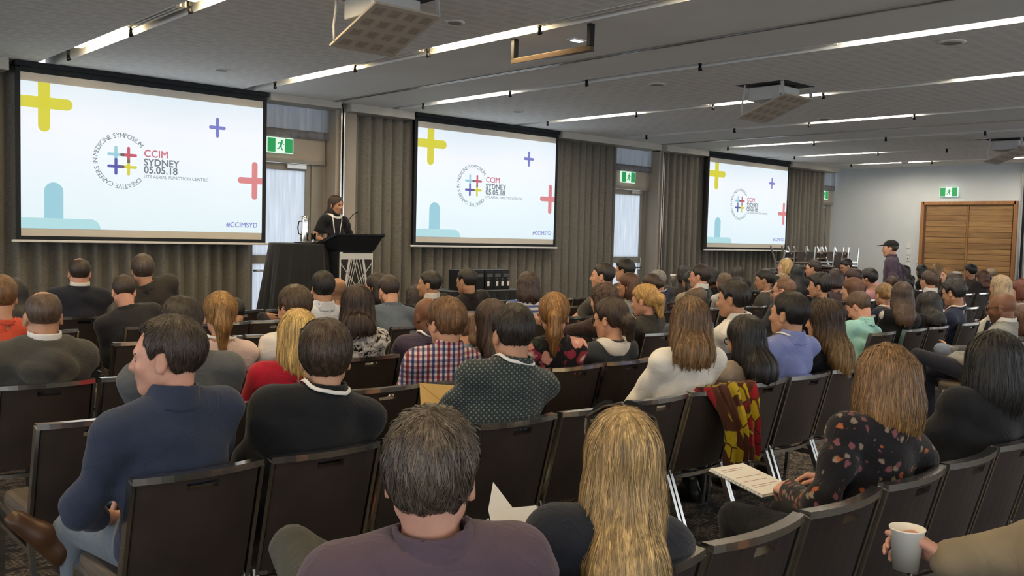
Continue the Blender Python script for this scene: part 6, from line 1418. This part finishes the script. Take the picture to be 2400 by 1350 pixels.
# ceiling projectors on their lowered panels
M_panel = plain('projector_panel', '#a89f92', .7, 0, .04, 6); M_proj = plain('projector_white', '#b9bab8', .5, 0, .03); M_slit = plain('panel_slit', '#857a6b', .8)
slits = MB()
for a in range(4):
    for c_ in range(4):
        for k in range(7):
            x = -.225+a*.15; y = .09+c_*.165+(k-3)*.014; slits.box(x-.045, x+.045, y-.002, y+.002, -.014, -.011)
SLIT = slits.mesh('panel_slits'); SLIT.materials.append(M_slit)
for x, lb in ((4.27, 'nearest ceiling projector on a lowered perforated panel'), (9.95, 'middle ceiling projector on a lowered perforated panel'), (17.42, 'farthest ceiling projector on a lowered perforated panel')):
    t = empty('ceiling_projector', (x, 6.0, CEIL), 0, lb, 'projector', 'ceiling projectors on lowered panels')
    R = Matrix.Translation((0, 0, -.15)) @ Matrix.Rotation(math.radians(-20), 4, 'X')
    pn = MB().box(-.31, .31, 0, .70, -.01, .01, .004, R).build('panel', M_panel, t)
    o = bpy.data.objects.new('panel_slits', SLIT); COL.objects.link(o); o.parent = pn; o.matrix_local = R; o['kind'] = 'stuff'
    for sx in (-.31, .31):
        q = R @ Vector((sx, .62, 0)); MB().tube([q, q+Vector((0, .01, .12)), q+Vector((0, -.02, .26)), Vector((sx, .56, 0))], .011, 8).build('strap', M_proj, t)
        q = R @ Vector((sx, .03, 0)); MB().bar(q, (sx, .05, .0), .008, .04, (0, 1, 0)).build('hinge_arm', M_proj, t)
    MB().box(-.24, .20, .12, .56, -.19, -.03, .012).build('projector_body', M_proj, t)
    MB().box(-.17, .02, .555, .566, -.165, -.06, .003).build('vent', plain('projector_vent', '#4c4a55', .5), t)
    MB().tube([(.08, .55, -.11), (.08, .585, -.11)], .04, 16).build('lens', emit('projector_lens', '#cfc3ff', 2.5), t)
    MB().tube([(.1, .2, -.03), (.12, .1, .0)], .007, 6).build('cable', M_black, t)
    MB().box(-.33, .33, 0, .68, -.003, .0).build('ceiling_opening', plain('opening_dark', '#3a3b3a', .9), t)

# standing man in a cap
def cap_hat(par, c, R, s):
    F = Field(axis(c[0]-.16, c[0]+.16, .008), axis(c[1]-.24, c[1]+.24, .008), axis(c[2]-.05, c[2]+.17, .008)); A = lambda *p: c+R@(V(*p)*s)
    F.add(Ell(A(0, -.016, .040), V(.088, .112, .092)*s, R), .01)
    F.everywhere(lambda v, x, y, z: np.maximum(v, (.040-(((x-c[0])*R[0, 2]+(y-c[1])*R[1, 2]+(z-c[2])*R[2, 2])/s))*s))
    F.add(Ell(A(0, .125, .048), V(.07, .075, .008)*s, R@rot(0, 8)), .008); v, q = F.net(); shade_mesh('cap', v, q, cloth('plain', '#1b1c1d'), par)
person('person standing in a black cap and plum jacket, hand on hip', 14.05, 6.72, (13.98, 6.75, 1.675), yaw=22, hyaw=26, hp=2, skin='fair', lod=1, stand=0.001, face=True, group='people standing',
    hair=dict(style='short', col='#3a2c22', th=.008), top=dict(mat=cloth('plain', '#4a3c4a'), cut='jacket', collar='turtle', name='jacket'), legs='#3d3f4a', hat=cap_hat,
    arms=(((-.2, .15, .95), 'relax', (.2, 1, -.2), (0, 0, -1)), ((.17, -.03, 1.0), 'fist', (-.8, .5, -.2), (-1, 0, 0), (.8, -.6, 0))))

# person at the bottom right edge, only the hand with the cup reaches into view
person('person in beige sleeve holding a white paper cup at the bottom right corner', 2.53, .61, (2.59, .58, 1.30), yaw=30, hyaw=20, hp=4, skin='pink', lod=0, hair=dict(style='short', col='#4a3a2c', th=.012),
    top=dict(mat=cloth('plain', '#8a7b63'), cut='jacket', collar='jacket', under=cloth('plain', '#8fa3c4'), name='jacket', cuff=.06), legs='#2b2b30',
    arms=('lap', CUPARM))
place_chair(2.68, .34, 'chair under the person holding the white cup at the bottom right', rz=DEG(30), group='brown banquet chairs behind')
CUPP = (2.28, 1.02)
def paper_cup(x, y, z, label, s=1.0, lid=None):
    t = empty('paper_cup', (x, y, z), 0, label, 'paper cup', 'paper cups'); h = .105*s
    MB().lathe([(0, .004), (.028*s, .004), (.030*s, 0), (.0415*s, h-.004), (.0435*s, h-.003), (.0435*s, h+.001), (.0405*s, h), (.028*s, .008), (0, .008)], n=32).build('cup_wall', M_cardboardwhite, t)
    if lid: MB().lathe([(.0445*s, h-.006), (.0445*s, h+.008), (.038*s, h+.014), (0, h+.012)], n=28).build('lid', M_white, t)
    return t
paper_cup(2.28, 1.02, .815, 'white paper cup held up at the bottom right corner')
paper_cup(8.40, 3.42, .63, 'white paper cup in front of the light blue jeans', 1.0)
paper_cup(10.62, 8.30, .985, 'striped takeaway cup with lid held up at the front', 1.05, lid=1)
# notebook, papers, phone, envelope
def sheet(name, label, cat, M, w, h, th, mat, pages=None):
    t = empty(name, (0, 0, 0), 0, label, cat); t.matrix_world = M
    MB().box(-w/2, w/2, -h/2, h/2, 0, th, .0015).build('cover' if pages else 'sheet', mat, t); return t
Mx = lambda x, y, z, rz, rx=0, ry=0: Matrix.Translation((x, y, z)) @ Matrix.Rotation(DEG(rz), 4, 'Z') @ Matrix.Rotation(DEG(rx), 4, 'X') @ Matrix.Rotation(DEG(ry), 4, 'Y')
nbk = sheet('spiral_notebook', 'white spiral notebook on the lap of the dark floral blouse', 'notebook', Mx(3.14, 2.03, .68, -8, 8), .20, .28, .006, M_paper, 1)
pg = MB().box(-.097, .097, -.137, .137, .006, .012, .001).build('pages', M_paper, nbk)
mb = MB()
for k, (y, w_) in enumerate(((.10, .12), (.085, .10), (.02, .14), (-.02, .13), (-.06, .15), (-.075, .09))): mb.box(-.07, -.07+w_, y-.0015, y+.0015, .0121, .0126)
mb.build('printed_lines', plain('red_print', '#b98a8e', .8), pg)
for k in range(14): MB().tube([(-.1+.006*math.cos(a), -.125+k*.019, .006+.008*math.sin(a)) for a in np.linspace(0, 2*math.pi, 9, endpoint=False)], .0012, 5, closed=True).build('spiral_wire', M_steel, nbk)
env = sheet('envelope', 'buff paper envelope held by the green dotted shirt', 'envelope', Mx(2.62, 3.36, .80, -30, 55, 10), .20, .27, .004, plain('buff_paper', '#c9a768', .7, 0, .08))
MB().prism([(-.1, .135), (.1, .135), (0, .05)], .004, .006).build('flap', plain('buff_paper', '#c9a768'), env)
lf = sheet('leaflet', 'white folded leaflet held by the plum polo shirt', 'leaflet', Mx(1.76, 1.88, .76, -20, 48, 0), .15, .21, .002, M_paper)
MB().box(-.06, .06, .03, .034, .002, .003).build('red_stripe', plain('red_print2', '#c05a55', .8), lf)
MB().prism([(-.075, .105), (.0, .105), (-.04, .19)], .0, .002).build('folded_corner', M_paper, lf)
ph = empty('smartphone', (0, 0, 0), 0, 'pale gold smartphone held by the brown lace top', 'phone'); ph.matrix_world = Mx(5.33, 5.45, .97, 25, 62, 12)
MB().box(-.037, .037, -.075, .075, 0, .009, .004).build('case', plain('phone_gold', '#b8a88f', .3, .6), ph)
MB().box(-.033, .033, -.068, .068, .009, .0098).build('screen', M_lens, ph); MB().lathe([(0, -.001), (.006, -.001), (.006, 0)], (-.022, .055, 0), 12).build('camera_lens', M_lens, ph)
nt_ = sheet('note_paper', 'white note paper held by the steel blue jumper', 'paper', Mx(6.42, 5.42, .86, 15, 40, 0), .15, .21, .002, M_paper)
MB().box(-.05, .05, .05, .06, .002, .003).build('writing_line', plain('grey_label', '#55585a'), nt_)
yp = sheet('yellow_pad', 'pale yellow note pad on the lap beside the black jacket', 'note pad', Mx(4.55, 2.0, .66, 20, 10), .15, .2, .01, plain('yellow_paper', '#e3dd9a', .7))
MB().box(-.05, .05, .03, .036, .01, .0105).build('writing_line', plain('grey_label', '#55585a'), yp)
for lb, x, y, cc in (('mint green leaflet left on an empty chair seat', 3.08, 3.13, '#9fd1b4'), ('orange red leaflet left on a chair seat', 2.16, 3.2, '#d9543b'), ('buff envelope left on a chair seat behind the black jacket', 2.30, 3.28, '#b48a3f')):
    q = sheet('seat_leaflet', lb, 'leaflet', Mx(x, y, .477, 12), .1, .15, .002, plain('leaflet_'+cc, cc, .7)); MB().box(-.03, .03, .02, .03, .002, .0025).build('print', M_paper, q)
# pen and watch
pen = empty('pen', (0, 0, 0), 0, 'black pen in the hand of the steel blue jumper', 'pen'); pen.matrix_world = Mx(6.60, 5.44, .93, 0, 20, 10)
MB().tube([(0, 0, -.06), (0, 0, .06)], .004, 8).build('barrel', M_black, pen); MB().tube([(0, 0, -.075), (0, 0, -.06)], [.001, .004], 8).build('tip', M_steel, pen)
# bright scarf hung over a chair back
def scarf():
    x0, y0 = 4.03, 2.84; cols = 34; path = []
    for t_ in np.linspace(0, 1, 26):
        if t_ < .25: path.append((.10-.10*t_/.25, .70+.155*t_/.25))
        elif t_ < .35: a = (t_-.25)/.1*math.pi; path.append((.0+.022*math.cos(a)-.02, .862+.022*math.sin(a)))
        else: path.append((-.045-.03*math.sin((t_-.35)*5), .855-.40*(t_-.35)/.65))
    P = []; NN = []
    for i in range(cols):
        u = i/(cols-1)-.5; colp = []
        for k, (yy, zz) in enumerate(path):
            tt = k/25; wdt = .40*(1-.35*abs(tt-.3))+.05*math.sin(tt*7); sl = .19*tt
            x = x0+u*wdt+sl; f_ = .024*math.sin(u*31+tt*3)*(.4+tt)+.014*math.sin(u*57+tt*9)
            colp.append((x, y0+yy-f_-.012, zz-.05*abs(u)*tt))
        P.append(colp); NN.append([(0, -1, .1)]*len(colp))
    v, f = thick_grid(P, NN, .007); m = MB(); m.add(v, f, True)
    o = m.build('scarf', cloth('scarf', '#c9ab22', '#a5242a', '#5b3320')); tag(o, 'red and yellow patterned scarf hanging over a chair back', 'scarf')
scarf()
